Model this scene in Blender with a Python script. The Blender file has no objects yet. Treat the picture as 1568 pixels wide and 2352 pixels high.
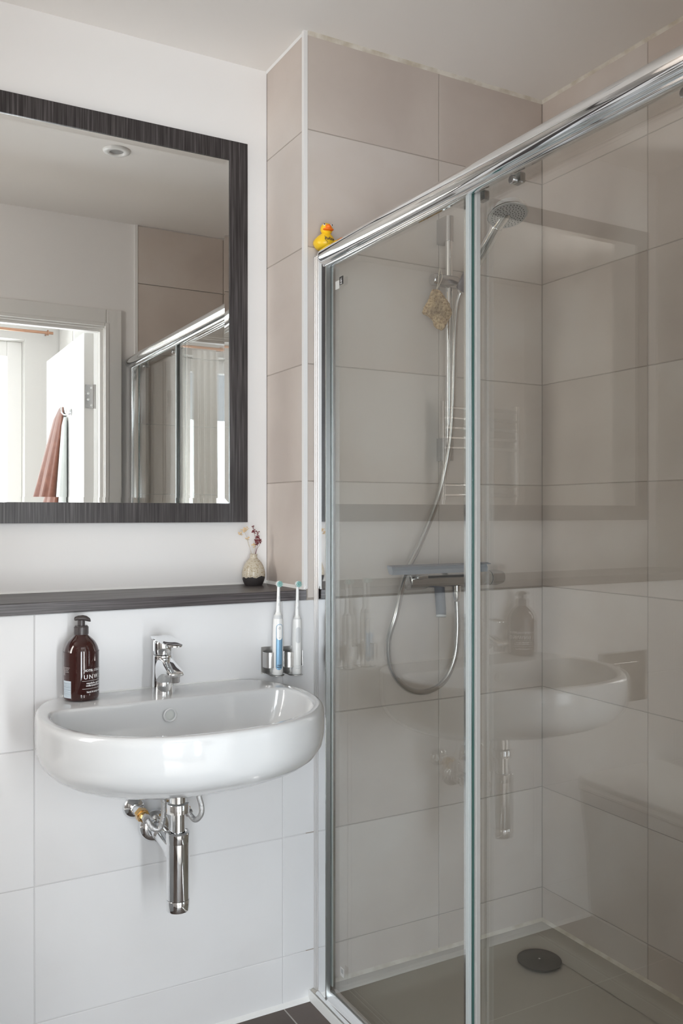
import bpy, bmesh, math, random
from mathutils import Vector, Matrix
from math import sin, cos, pi, radians, atan2, sqrt
random.seed(7)

# ------------------------------------------------------------ camera
sc = bpy.context.scene
COL = sc.collection
EYE = 1.255
PSI = 0.5074
cam = bpy.data.cameras.new('camera')
cam.sensor_fit = 'VERTICAL'
cam.sensor_height = 36.0
cam.lens = 2018.2 * 36.0 / 2352.0
cam.shift_y = 2.5 / 2352.0
cam.clip_start = 0.02
camo = bpy.data.objects.new('camera', cam)
camo.location = (0, 0, EYE)
camo.rotation_euler = (pi / 2, 0, -PSI)
COL.objects.link(camo)
sc.camera = camo

# ------------------------------------------------------------ world, daylight, exposure
w = bpy.data.worlds.new('sky')
sc.world = w
w.use_nodes = True
bg = w.node_tree.nodes['Background']
bg.inputs[0].default_value = (0.80, 0.90, 1.0, 1)
bg.inputs[1].default_value = 1.6
sc.view_settings.view_transform = 'Standard'
sc.view_settings.look = 'None'
sc.view_settings.gamma = 1.0
sc.view_settings.use_curve_mapping = False
sc.view_settings.exposure = 0.06
sc.cycles.max_bounces = 14
sc.cycles.diffuse_bounces = 8
sc.cycles.glossy_bounces = 8
sc.cycles.transparent_max_bounces = 24
sc.cycles.transmission_bounces = 8
sc.cycles.sample_clamp_indirect = 6.0
sc.cycles.use_denoising = True
sc.cycles.caustics_reflective = False
sc.cycles.caustics_refractive = False


def area(name, loc, rot, sx, sy, power, color):
    l = bpy.data.lights.new(name, 'AREA')
    l.shape = 'RECTANGLE'
    l.size, l.size_y = sx, sy
    l.energy = power
    l.color = color
    o = bpy.data.objects.new(name, l)
    o.location = loc
    o.rotation_euler = rot
    COL.objects.link(o)
    return o


# daylight outside the two bedroom windows (light travels along +Y)
WA = (0.56, 0.889, 0.10, 2.28)     # right hand window x0,x1,z0,z1
WB = (-1.30, 0.235, 0.10, 2.28)    # left hand window
area('daylight_or_fill', ((WA[0] + WA[1]) / 2, -1.30, 1.0), (pi / 2, 0, 0), 0.40, 1.8, 86, (0.95, 0.975, 1.0))
area('daylight_or_fill', ((WB[0] + WB[1]) / 2, -1.30, 1.0), (pi / 2, 0, 0), 1.6, 1.8, 142, (0.90, 0.95, 1.0))
# high sun falling on the bedroom floor in front of the doorway
sl_ = bpy.data.lights.new('sun', 'SUN')
sl_.energy = 6
sl_.angle = radians(1.0)
sl_.color = (1.0, .95, .88)
slo = bpy.data.objects.new('sun', sl_)
slo.rotation_euler = Vector((.22, .62, -1.15)).to_track_quat('-Z', 'Y').to_euler()
COL.objects.link(slo)
# fill light added to brighten the bathroom, behind an invented window out of view
area('daylight_or_fill', (-1.175, 1.79, 1.66), (0, -pi / 2, 0), 1.28, .36, 20.5, (1.0, .94, .885))


# ------------------------------------------------------------ materials
def mat(name, color=(.8, .8, .8), rough=.5, metal=0.0, coat=0.0, spec=.5, trans=0.0, ior=1.45, sheen=0.0, bump=None, aniso=0.0):
    m = bpy.data.materials.new(name)
    m.use_nodes = True
    nt = m.node_tree
    b = nt.nodes['Principled BSDF']
    b.inputs['Base Color'].default_value = (*color, 1)
    b.inputs['Roughness'].default_value = rough
    b.inputs['Metallic'].default_value = metal
    b.inputs['Coat Weight'].default_value = coat
    b.inputs['Coat Roughness'].default_value = .05
    b.inputs['Specular IOR Level'].default_value = spec
    b.inputs['Transmission Weight'].default_value = trans
    b.inputs['IOR'].default_value = ior
    b.inputs['Sheen Weight'].default_value = sheen
    b.inputs['Anisotropic'].default_value = aniso
    if bump:
        sc_, st, di = bump
        tc = nt.nodes.new('ShaderNodeTexCoord')
        n = nt.nodes.new('ShaderNodeTexNoise')
        n.inputs['Scale'].default_value = sc_
        n.inputs['Detail'].default_value = 4
        bp = nt.nodes.new('ShaderNodeBump')
        bp.inputs['Strength'].default_value = st
        bp.inputs['Distance'].default_value = di
        nt.links.new(tc.outputs['Object'], n.inputs['Vector'])
        nt.links.new(n.outputs['Fac'], bp.inputs['Height'])
        nt.links.new(bp.outputs['Normal'], b.inputs['Normal'])
    return m


def noise_color(m, stops, scale=(1, 1, 1), nscale=3.0, detail=5.0, coord='Object', rnd=0.0, dist=0.0, rough=None):
    """colour ramp over a stretched noise, plus an offset per object"""
    nt = m.node_tree
    b = nt.nodes['Principled BSDF']
    tc = nt.nodes.new('ShaderNodeTexCoord')
    mp = nt.nodes.new('ShaderNodeMapping')
    mp.inputs['Scale'].default_value = scale
    n = nt.nodes.new('ShaderNodeTexNoise')
    n.inputs['Scale'].default_value = nscale
    n.inputs['Detail'].default_value = detail
    n.inputs['Distortion'].default_value = dist
    r = nt.nodes.new('ShaderNodeValToRGB')
    el = r.color_ramp.elements
    while len(el) < len(stops):
        el.new(.5)
    for e, (p, c) in zip(el, stops):
        e.position = p
        e.color = (*c, 1)
    nt.links.new(tc.outputs[coord], mp.inputs['Vector'])
    if rnd:
        oi = nt.nodes.new('ShaderNodeObjectInfo')
        ml = nt.nodes.new('ShaderNodeMath')
        ml.operation = 'MULTIPLY'
        ml.inputs[1].default_value = rnd
        cx = nt.nodes.new('ShaderNodeCombineXYZ')
        nt.links.new(oi.outputs['Random'], ml.inputs[0])
        for i in range(3):
            nt.links.new(ml.outputs[0], cx.inputs[i])
        nt.links.new(cx.outputs[0], mp.inputs['Location'])
    nt.links.new(mp.outputs['Vector'], n.inputs['Vector'])
    nt.links.new(n.outputs['Fac'], r.inputs['Fac'])
    nt.links.new(r.outputs['Color'], b.inputs['Base Color'])
    if rough:
        mr = nt.nodes.new('ShaderNodeMapRange')
        mr.inputs['To Min'].default_value = rough[0]
        mr.inputs['To Max'].default_value = rough[1]
        nt.links.new(n.outputs['Fac'], mr.inputs['Value'])
        nt.links.new(mr.outputs[0], b.inputs['Roughness'])
    return m


def glass_mat(name, tint=(.935, .945, .935), f0=.085):
    """clear flat pane: straight-through tint with a mirror reflection that grows at grazing angles"""
    m = bpy.data.materials.new(name)
    m.use_nodes = True
    nt = m.node_tree
    nt.nodes.clear()
    out = nt.nodes.new('ShaderNodeOutputMaterial')
    tr = nt.nodes.new('ShaderNodeBsdfTransparent')
    tr.inputs[0].default_value = (*tint, 1)
    gl = nt.nodes.new('ShaderNodeBsdfGlossy')
    gl.inputs['Roughness'].default_value = 0.0
    gl.inputs['Color'].default_value = (1, 1, 1, 1)
    lw = nt.nodes.new('ShaderNodeLayerWeight')
    lw.inputs['Blend'].default_value = .5
    pw = nt.nodes.new('ShaderNodeMath')
    pw.operation = 'POWER'
    pw.inputs[1].default_value = 5
    ma = nt.nodes.new('ShaderNodeMath')
    ma.operation = 'MULTIPLY_ADD'
    ma.inputs[1].default_value = 1 - f0
    ma.inputs[2].default_value = f0
    mx = nt.nodes.new('ShaderNodeMixShader')
    nt.links.new(lw.outputs['Facing'], pw.inputs[0])
    nt.links.new(pw.outputs[0], ma.inputs[0])
    nt.links.new(ma.outputs[0], mx.inputs[0])
    nt.links.new(tr.outputs[0], mx.inputs[1])
    nt.links.new(gl.outputs[0], mx.inputs[2])
    nt.links.new(mx.outputs[0], out.inputs[0])
    return m


M = {}
M['paint'] = mat('white_paint', (.85, .835, .825), .6, spec=.3)
M['ceil'] = mat('ceiling_paint', (.86, .835, .81), .85, spec=.2)
M['room'] = mat('bedroom_paint', (.62, .61, .59), .8, spec=.2)
M['tile'] = noise_color(mat('beige_tile', (.6, .55, .5), .42, spec=.45),
                        [(.32, (.53, .46, .415)), (.5, (.60, .53, .48)), (.68, (.645, .59, .55))],
                        nscale=2.4, detail=8, rnd=37, dist=.3, rough=(.34, .50))
M['tile_lit'] = noise_color(mat('beige_tile_lit', (.7, .68, .67), .34, spec=.5),  # same tile; the lower wall's stronger light is put into its colour
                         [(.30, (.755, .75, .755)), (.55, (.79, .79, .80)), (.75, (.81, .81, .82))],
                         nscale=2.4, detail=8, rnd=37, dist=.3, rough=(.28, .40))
M['grout'] = mat('grout', (.40, .35, .31), .8)
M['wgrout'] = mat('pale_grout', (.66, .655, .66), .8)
M['ftile'] = noise_color(mat('dark_floor_tile', (.1, .08, .07), .5),
                         [(.3, (.085, .066, .056)), (.7, (.125, .10, .088))], nscale=6, detail=8, rnd=11)
M['fgrout'] = mat('floor_grout', (.45, .43, .41), .8)
M['pvc'] = mat('white_pvc', (.82, .81, .80), .35)
M['seal'] = noise_color(mat('silicone', (.7, .66, .58), .4), [(.35, (.55, .49, .40)), (.6, (.72, .68, .61))], nscale=25)
M['wseal'] = mat('white_silicone', (.80, .80, .79), .4)
M['ceramic'] = mat('white_ceramic', (.62, .63, .64), .10, coat=.6, spec=.6)
M['tray'] = mat('shaded_tray_acrylic', (.50, .47, .42), .22, spec=.5)  # white tray darkened: the shade inside it is put into the colour
M['chrome'] = mat('chrome', (.86, .87, .88), .05, 1.0)
M['satin'] = mat('satin_metal', (.58, .57, .57), .24, 1.0, bump=(400, .05, .0005))
M['alu'] = mat('polished_profile', (.84, .84, .84), .14, 1.0)
M['brushed'] = mat('brushed_steel', (.55, .54, .53), .3, 1.0, bump=(260, .15, .0006))
M['hose'] = mat('steel_hose', (.62, .61, .60), .25, 1.0)
M['brass'] = mat('brass', (.62, .38, .13), .22, 1.0)
M['mirror'] = mat('mirror_silver', (.93, .94, .93), .0, 1.0)
M['glass'] = glass_mat('shower_glass')
M['wglass'] = glass_mat('window_glass', (.97, .98, .98))
M['edge'] = mat('green_glass_edge', (.03, .085, .075), .12, spec=.8)
M['wood'] = noise_color(mat('dark_laminate', (.04, .035, .035), .36, spec=.42),
                        [(.30, (.016, .013, .013)), (.48, (.040, .034, .034)), (.60, (.070, .062, .062)), (.78, (.12, .108, .108))],
                        scale=(62, 14, 1.4), nscale=4, detail=9, coord='Object', rough=(.46, .30), dist=.15)
M['shelf'] = noise_color(mat('dark_laminate_shelf', (.04, .035, .035), .36, spec=.55),
                         [(.30, (.022, .017, .018)), (.5, (.060, .050, .052)), (.75, (.14, .124, .126))],
                         scale=(1.6, 55, 75), nscale=4, detail=9, coord='Object', rough=(.46, .30), dist=.15)
M['trimwhite'] = mat('white_gloss_paint', (.79, .78, .76), .35)
M['doorpaint'] = mat('door_white', (.86, .86, .85), .4)
M['copper'] = mat('copper', (.50, .30, .21), .4, 1.0)
M['cfloor'] = noise_color(mat('bedroom_floor', (.4, .3, .22), .5), [(.3, (.46, .41, .36)), (.7, (.56, .51, .46))], scale=(2, 20, 1), nscale=3)
M['curtain'] = mat('curtain_fabric', (.80, .79, .76), .9, sheen=.3)
M['robe'] = noise_color(mat('terracotta_cloth', (.42, .20, .14), .9, sheen=.4), [(.3, (.17, .062, .040)), (.7, (.235, .095, .062))], nscale=30)
M['towel'] = mat('pale_towel', (.66, .70, .69), .95, sheen=.3, bump=(300, .5, .002))
M['black'] = mat('black_plastic', (.028, .026, .026), .28, spec=.5)
M['pump'] = mat('dark_pump_plastic', (.065, .055, .055), .30)
M['amber'] = mat('amber_glass', (.030, .0055, .0045), .05, spec=.6, coat=.5)
M['print'] = mat('white_print', (.75, .75, .75), .6)
M['printb'] = mat('pale_blue_print', (.55, .62, .68), .6)
M['dark'] = mat('dark_print', (.05, .04, .04), .6)
M['grip'] = mat('grey_rubber', (.16, .165, .19), .5)
M['blade'] = mat('grey_blue_plastic', (.25, .27, .31), .30)
M['white'] = mat('white_plastic', (.84, .84, .83), .25, spec=.5)
M['wgrey'] = mat('light_grey_plastic', (.60, .61, .62), .4)
M['blue'] = mat('metallic_blue', (.20, .36, .52), .35, .35)
M['bristle'] = noise_color(mat('bristles', (.1, .5, .5), .6), [(.38, (.05, .34, .40)), (.5, (.30, .66, .62)), (.62, (.75, .88, .80))], nscale=420)
M['duck'] = mat('yellow_vinyl', (.90, .56, .02), .35, spec=.5)
M['beak'] = mat('orange_vinyl', (.93, .18, .01), .4)
M['loofah'] = noise_color(mat('loofah', (.55, .36, .17), .95, bump=(260, 1.0, .006)), [(.35, (.30, .17, .07)), (.55, (.60, .42, .22)), (.7, (.72, .54, .32))], nscale=160)
M['cord'] = mat('cotton_cord', (.66, .60, .50), .8)
M['cream'] = mat('dried_cream', (.80, .60, .36), .8)
M['red'] = mat('dried_crimson', (.20, .025, .035), .7)
M['stem'] = mat('dry_stem', (.55, .48, .36), .8)
M['rstem'] = mat('red_stem', (.16, .05, .06), .7)
M['cone'] = mat('lamp_grey', (.30, .30, .30), .35)
M['out'] = mat('foliage', (.10, .22, .06), .8)
M['shface'] = mat('shower_face', (.50, .48, .46), .35)
# vase: cream speckled glaze above a bare dark clay foot with a wavy edge
vm = mat('vase_glaze', (.6, .55, .45), .22, spec=.5)
nt = vm.node_tree
b = nt.nodes['Principled BSDF']
tc = nt.nodes.new('ShaderNodeTexCoord')
sp = nt.nodes.new('ShaderNodeSeparateXYZ')
n1 = nt.nodes.new('ShaderNodeTexNoise')
n1.inputs['Scale'].default_value = 42
n1.inputs['Detail'].default_value = 3
n2 = nt.nodes.new('ShaderNodeTexNoise')
n2.inputs['Scale'].default_value = 260
ad = nt.nodes.new('ShaderNodeMath')
ad.operation = 'MULTIPLY_ADD'
ad.inputs[1].default_value = -.028
gt = nt.nodes.new('ShaderNodeMath')
gt.operation = 'GREATER_THAN'
gt.inputs[1].default_value = .0085
rp = nt.nodes.new('ShaderNodeValToRGB')
rp.color_ramp.elements[0].position = .35
rp.color_ramp.elements[0].color = (.40, .32, .21, 1)
rp.color_ramp.elements[1].position = .5
rp.color_ramp.elements[1].color = (.56, .50, .40, 1)
mxc = nt.nodes.new('ShaderNodeMix')
mxc.data_type = 'RGBA'
mxc.inputs[6].default_value = (.035, .030, .030, 1)
mr = nt.nodes.new('ShaderNodeMapRange')
mr.inputs['To Min'].default_value = .6
mr.inputs['To Max'].default_value = .2
nt.links.new(tc.outputs['Object'], sp.inputs[0])
nt.links.new(tc.outputs['Object'], n1.inputs['Vector'])
nt.links.new(tc.outputs['Object'], n2.inputs['Vector'])
nt.links.new(n1.outputs['Fac'], ad.inputs[0])
nt.links.new(sp.outputs[2], ad.inputs[2])
nt.links.new(ad.outputs[0], gt.inputs[0])
nt.links.new(n2.outputs['Fac'], rp.inputs[0])
nt.links.new(gt.outputs[0], mxc.inputs[0])
nt.links.new(rp.outputs[0], mxc.inputs[7])
nt.links.new(mxc.outputs[2], b.inputs['Base Color'])
nt.links.new(gt.outputs[0], mr.inputs['Value'])
nt.links.new(mr.outputs[0], b.inputs['Roughness'])
M['vase'] = vm


# ------------------------------------------------------------ geometry helpers
class MB:
    """collects shapes (world coordinates) for ONE mesh object"""

    def __init__(s):
        s.bm = bmesh.new()

    def box(s, x0, x1, y0, y1, z0, z1, bev=0.0, seg=2):
        bm = bmesh.new()
        v = [bm.verts.new((x, y, z)) for x in (x0, x1) for y in (y0, y1) for z in (z0, z1)]
        for f in ((0, 1, 3, 2), (4, 6, 7, 5), (0, 4, 5, 1), (2, 3, 7, 6), (0, 2, 6, 4), (1, 5, 7, 3)):
            bm.faces.new([v[i] for i in f])
        if bev:
            bmesh.ops.bevel(bm, geom=bm.edges[:], offset=bev, segments=seg, profile=.5, affect='EDGES')
        s._merge(bm)
        return s

    def _merge(s, bm, mtx=None):
        me = bpy.data.meshes.new('t')
        if mtx is not None:
            bmesh.ops.transform(bm, matrix=mtx, verts=bm.verts[:])
        bm.to_mesh(me)
        bm.free()
        s.bm.from_mesh(me)
        bpy.data.meshes.remove(me)

    def rings(s, rings, cap0=True, cap1=True, closed=True):
        """loft through rings of equal vertex count"""
        R = [[s.bm.verts.new(p) for p in r] for r in rings]
        n = len(R[0])
        for a, b in zip(R, R[1:]):
            for i in range(n if closed else n - 1):
                j = (i + 1) % n
                try:
                    s.bm.faces.new((a[i], a[j], b[j], b[i]))
                except ValueError:
                    pass
        if cap0 and closed:
            s.bm.faces.new(list(reversed(R[0])))
        if cap1 and closed:
            s.bm.faces.new(R[-1])
        return s

    def tube(s, pts, r, seg=12, caps=True):
        pts = [Vector(p) for p in pts]
        rr = r if isinstance(r, (list, tuple)) else [r] * len(pts)
        rings = []
        prev = None
        for i, p in enumerate(pts):
            d = (pts[min(i + 1, len(pts) - 1)] - pts[max(i - 1, 0)]).normalized()
            if prev is None:
                u = d.orthogonal().normalized()
            else:
                u = (prev - d * prev.dot(d)).normalized()
            prev = u
            v = d.cross(u)
            rings.append([p + (u * cos(2 * pi * k / seg) + v * sin(2 * pi * k / seg)) * rr[i] for k in range(seg)])
        return s.rings(rings, caps, caps)

    def lathe(s, prof, c=(0, 0, 0), seg=32, axis='Z', sx=1.0, sy=1.0, cap0=True, cap1=True):
        """prof: (radius, height) pairs"""
        cx, cy, cz = c
        rings = []
        for r, h in prof:
            ring = []
            for k in range(seg):
                a = 2 * pi * k / seg
                x, y = r * cos(a) * sx, r * sin(a) * sy
                if axis == 'Z':
                    ring.append((cx + x, cy + y, cz + h))
                elif axis == 'Y':
                    ring.append((cx + x, cy + h, cz + y))
                else:
                    ring.append((cx + h, cy + x, cz + y))
            rings.append(ring)
        return s.rings(rings, cap0, cap1)

    def ball(s, c, r, seg=12, scale=(1, 1, 1), rot=None):
        bm = bmesh.new()
        bmesh.ops.create_uvsphere(bm, u_segments=seg, v_segments=max(6, seg * 2 // 3), radius=r)
        m = Matrix.Translation(c) @ (rot.to_4x4() if rot else Matrix.Identity(4)) @ Matrix.Diagonal((*scale, 1))
        s._merge(bm, m)
        return s

    def extr(s, prof, axis, a0, a1, bev=0):
        """closed 2-D profile swept along an axis; prof in the two remaining axes, in x,y,z order"""
        def P(p, a):
            return {'X': (a, p[0], p[1]), 'Y': (p[0], a, p[1]), 'Z': (p[0], p[1], a)}[axis]
        return s.rings([[P(p, a0) for p in prof], [P(p, a1) for p in prof]])


def finish(bm, smooth, angle=35):
    bmesh.ops.recalc_face_normals(bm, faces=bm.faces[:])
    if smooth:
        th = radians(angle)
        for f in bm.faces:
            f.smooth = True
        for e in bm.edges:
            if len(e.link_faces) == 2:
                e.smooth = e.calc_face_angle(0) < th
            else:
                e.smooth = False


def origin_of(p):
    o = Vector((0, 0, 0))
    while p is not None:
        o += p.location
        p = p.parent
    return o


def obj(name, mb, m, parent=None, loc=None, smooth=True, angle=35, kind=None, mats=None, recalc=True):
    bm = mb.bm
    if recalc:
        finish(bm, smooth, angle)
    o0 = origin_of(parent) if parent is not None else Vector(loc or (0, 0, 0))
    bmesh.ops.translate(bm, vec=-o0, verts=bm.verts[:])
    me = bpy.data.meshes.new(name)
    bm.to_mesh(me)
    bm.free()
    for x in (mats or [m]):
        me.materials.append(x)
    o = bpy.data.objects.new(name, me)
    COL.objects.link(o)
    if parent is not None:
        o.parent = parent
    else:
        o.location = o0
    if kind:
        o['kind'] = kind
    return o


def tag(o, label, cat, group=None):
    o['label'] = label
    o['category'] = cat
    if group:
        o['group'] = group
    return o


def thing(name, label, cat, loc, group=None):
    o = bpy.data.objects.new(name, None)
    o.empty_display_size = .05
    COL.objects.link(o)
    o.location = loc
    return tag(o, label, cat, group)


def struct(name, mb, m, smooth=False, **k):
    return obj(name, mb, m, smooth=smooth, kind='structure', **k)


def spline(pts, n=8):
    """Catmull-Rom through points of any dimension"""
    P = [Vector(p) for p in pts]
    out = []
    for i in range(len(P) - 1):
        p0, p1, p2, p3 = P[max(i - 1, 0)], P[i], P[i + 1], P[min(i + 2, len(P) - 1)]
        for k in range(n):
            t = k / n
            out.append(.5 * ((2 * p1) + (p2 - p0) * t + (2 * p0 - 5 * p1 + 4 * p2 - p3) * t * t + (3 * p1 - p0 - 3 * p2 + p3) * t ** 3))
    out.append(P[-1])
    return out


def text_verts(s, size, bold=0.0, align='LEFT', spacing=1.0):
    """letters as a flat mesh: list of verts (x,y) and faces"""
    cu = bpy.data.curves.new('t', 'FONT')
    cu.body = s
    cu.size = size
    cu.align_x = align
    cu.offset = bold
    cu.space_character = spacing
    cu.resolution_u = 3
    ob = bpy.data.objects.new('t', cu)
    COL.objects.link(ob)
    bpy.context.view_layer.update()
    dg = bpy.context.evaluated_depsgraph_get()
    me = bpy.data.meshes.new_from_object(ob.evaluated_get(dg))
    vs = [(v.co.x, v.co.y) for v in me.vertices]
    fs = [tuple(p.vertices) for p in me.polygons]
    bpy.data.objects.remove(ob)
    bpy.data.curves.remove(cu)
    bpy.data.meshes.remove(me)
    return vs, fs


def add_text(mb, s, size, place, bold=0.0, align='LEFT', spacing=1.0, skew=0.0):
    vs, fs = text_verts(s, size, bold, align, spacing)
    V = [mb.bm.verts.new(place(x + skew * y, y)) for x, y in vs]
    for f in fs:
        try:
            mb.bm.faces.new([V[i] for i in f])
        except ValueError:
            pass


def patch(mb, place, zs, half, cols=8, off=0.0):
    """strip patch: half(z) half-width; place(u,z) -> 3-D"""
    rows = [[mb.bm.verts.new(place(off + half(z) * (2 * k / cols - 1), z)) for k in range(cols + 1)] for z in zs]
    for a, b2 in zip(rows, rows[1:]):
        for i in range(cols):
            mb.bm.faces.new((a[i], a[i + 1], b2[i + 1], b2[i]))


def capsule(z0, z1, hw, n=24):
    r = min(hw, (z1 - z0) / 2)

    def half(z):
        if z < z0 + r:
            return hw * sqrt(max(0, 1 - ((z0 + r - z) / r) ** 2)) + 1e-5
        if z > z1 - r:
            return hw * sqrt(max(0, 1 - ((z - z1 + r) / r) ** 2)) + 1e-5
        return hw
    zs = [z0 + r * (1 - cos(pi / 2 * k / 8)) for k in range(9)] + [z1 - r * (1 - cos(pi / 2 * (1 - k / 8))) for k in range(9)]
    return zs, half


# ------------------------------------------------------------ room dimensions
D1, D0 = 2.022, 2.265          # tiled wall plane / recessed upper wall
XR, XC, XL = 1.018, 1.816, -1.10
CZ = 2.497
YF0, YF1 = .65, .757            # wall with the doorway
JL, JR, JH = .070, .942, 2.048  # doorway
RL = -.45                      # left end of the recess
TT = .008                      # tile thickness
GR = .0013                     # depth of the joints
ZJ = [EYE + .0828 + k * .3025 for k in range(-4, 4)]   # horizontal joints
G = .0013

# ------------------------------------------------------------ large structure
mb = MB()
mb.box(XL - .1, XR - .0 + .0, D0, D0 + .1, 0, CZ)                # painted recessed wall
mb.box(XR + GR, XC + .1, D1 + GR, D0 + .1, 0, CZ)               # shower end pier
mb.box(XL - .1, XR + GR, D1 + GR, D0, 0, 1.032)                 # boxed-out lower wall
mb.box(XL - .1, RL, D1 + GR, D0, 1.032, CZ)                     # left pier
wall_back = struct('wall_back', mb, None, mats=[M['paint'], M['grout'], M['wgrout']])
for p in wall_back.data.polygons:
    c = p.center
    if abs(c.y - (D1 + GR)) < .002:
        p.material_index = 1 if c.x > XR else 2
    elif abs(c.x - (XR + GR)) < .002:
        p.material_index = 1
wall_right = struct('wall_right', MB().box(XC + GR, XC + .1, YF0, D1 + GR, 0, CZ), M['grout'])
mb = MB()
mb.box(-2.2, JL, YF0, YF1, 0, CZ)
mb.box(JR, 1.9, YF0, YF1, 0, CZ)
mb.box(JL, JR, YF0, YF1, JH, CZ)
wall_front = struct('wall_front', mb, M['paint'])
struct('wall_left', MB().box(XL - .1, XL, YF1, 1.60, 0, CZ).box(XL - .1, XL, 1.98, D1 + .02, 0, CZ)
       .box(XL - .1, XL, 1.60, 1.98, 0, 1.0).box(XL - .1, XL, 1.60, 1.98, 2.32, CZ), M['paint'])
f = struct('window_3', MB().box(XL - .06, XL - .02, 1.60, 1.625, 1.0, 2.32).box(XL - .06, XL - .02, 1.955, 1.98, 1.0, 2.32)
           .box(XL - .06, XL - .02, 1.625, 1.955, 1.0, 1.025).box(XL - .06, XL - .02, 1.625, 1.955, 2.295, 2.32), M['pvc'])  # window made up to hold the added fill light
obj('pane', MB().box(XL - .045, XL - .040, 1.625, 1.955, 1.025, 2.295), M['wglass'], f, smooth=False)
struct('ceiling', MB().box(-2.1, 1.95, -1.15, D0 + .1, CZ, CZ + .1), M['ceil'])
floor = struct('floor', MB().box(XL - .1, XC + .1, YF0, D0, -.1, -.0015), M['fgrout'])
struct('floor_bedroom', MB().box(-2.1, 1.95, -1.15, YF0, -.1, -.002), M['cfloor'])
struct('wall_bedroom_left', MB().box(-2.1, -2.0, -1.1, YF0, 0, CZ), M['room'])
struct('wall_bedroom_right', MB().box(1.75, 1.85, -1.1, YF0, 0, CZ), M['room'])
mb = MB()
for a, b2 in ((-2.1, WB[0]), (WB[1], WA[0]), (WA[1], 1.85)):
    mb.box(a, b2, -1.12, -.95, 0, CZ)
for W in (WA, WB):
    mb.box(W[0], W[1], -1.12, -.95, 0, W[2])
    mb.box(W[0], W[1], -1.12, -.95, W[3], CZ)
struct('wall_bedroom_far', mb, M['room'])

# ------------------------------------------------------------ tiles: every tile one object
_tm = {}


def tile_mesh(w_, h_, t, m, axis):
    key = (round(w_, 4), round(h_, 4), round(t, 4), m.name, axis)
    if key not in _tm:
        b_ = MB()
        if axis == 'Y':      # face towards -Y, width in X
            b_.box(0, w_, 0, t, 0, h_, .0009, 1)
        elif axis == 'X':    # face towards -X or +X, width in Y
            b_.box(0, t, 0, w_, 0, h_, .0009, 1)
        else:
            b_.box(0, w_, 0, h_, 0, t, .0009, 1)
        finish(b_.bm, False)
        me = bpy.data.meshes.new('tile')
        b_.bm.to_mesh(me)
        b_.bm.free()
        me.materials.append(m)
        _tm[key] = me
    return _tm[key]


def tile(parent, x, y, z, w_, h_, m, axis, t=TT):
    if w_ < .004 or h_ < .004:
        return
    o = bpy.data.objects.new('tile', tile_mesh(w_, h_, t, m, axis))
    o.location = (x, y, z)
    o.parent = parent
    COL.objects.link(o)


def rows(z0, z1):
    zz = [z0] + [z for z in ZJ if z0 + .01 < z < z1 - .01] + [z1]
    return list(zip(zz, zz[1:]))


# lower wall behind the basin
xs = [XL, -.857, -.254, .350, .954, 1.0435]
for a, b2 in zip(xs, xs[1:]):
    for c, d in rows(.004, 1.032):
        tile(wall_back, a + G, D1, c + G, b2 - a - 2 * G + (G if b2 > 1 else 0), d - c - 2 * G, M['tile_lit'], 'Y')
# left pier above the shelf
for c, d in rows(1.032, CZ):
  for a, b2 in ((XL, RL),):
    tile(wall_back, a + G, D1, c + G, b2 - a - 2 * G, d - c - 2 * G, M['tile'], 'Y')
# shower end wall
for a, b2 in ((XR + .006, 1.437), (1.437, XC)):
    for c, d in rows(.004, 1.032):
        x0_ = a + G if a > 1.1 else 1.0440
        tile(wall_back, x0_, D1, c + G, b2 - x0_ - G, d - c - 2 * G, M['tile'], 'Y')
    for c, d in rows(1.032 + .0033, CZ - .004):
        tile(wall_back, a + G, D1, c + G, b2 - a - 2 * G, d - c - 2 * G, M['tile'], 'Y')
# side of the recess
for c, d in rows(1.062, CZ - .004):
    tile(wall_back, XR, D1 + .003, c + G, D0 - D1 - .005, d - c - 2 * G, M['tile'], 'X')
# long shower wall
for a, b2 in ((YF1 + .01, 1.017), (1.017, 1.6196), (1.6196, D1 + .0)):
    for c, d in rows(.004, CZ - .004):
        tile(wall_right, XC, a + G, c + G, b2 - a - 2 * G, d - c - 2 * G, M['tile'], 'X')
# shower end beside the door (seen in the mirror)
for a, b2 in ((1.072, 1.465), (1.465, XC)):
    for c, d in rows(.004, CZ - .004):
        tile(wall_front, a + G, YF1, c + G, b2 - a - 2 * G, d - c - 2 * G, M['tile'], 'Y')
# floor
for i, x in enumerate((-.857, -.254, .350)):
    pass
fx = [XL, -.857, -.254, .350, .954, 1.03]
fy = [YF1, 1.115, 1.418, 1.720, D1 - .001]
for a, b2 in zip(fx, fx[1:]):
    for c, d in zip(fy, fy[1:]):
        tile(floor, a + .002, c + .002, -.008, b2 - a - .004, d - c - .004, M['ftile'], 'Z')

# trims and sealant beads
n_trim = [0]


def trim(mb_, m, **k):
    n_trim[0] += 1
    return struct('trim_%d' % n_trim[0], mb_, m, **k)


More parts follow.
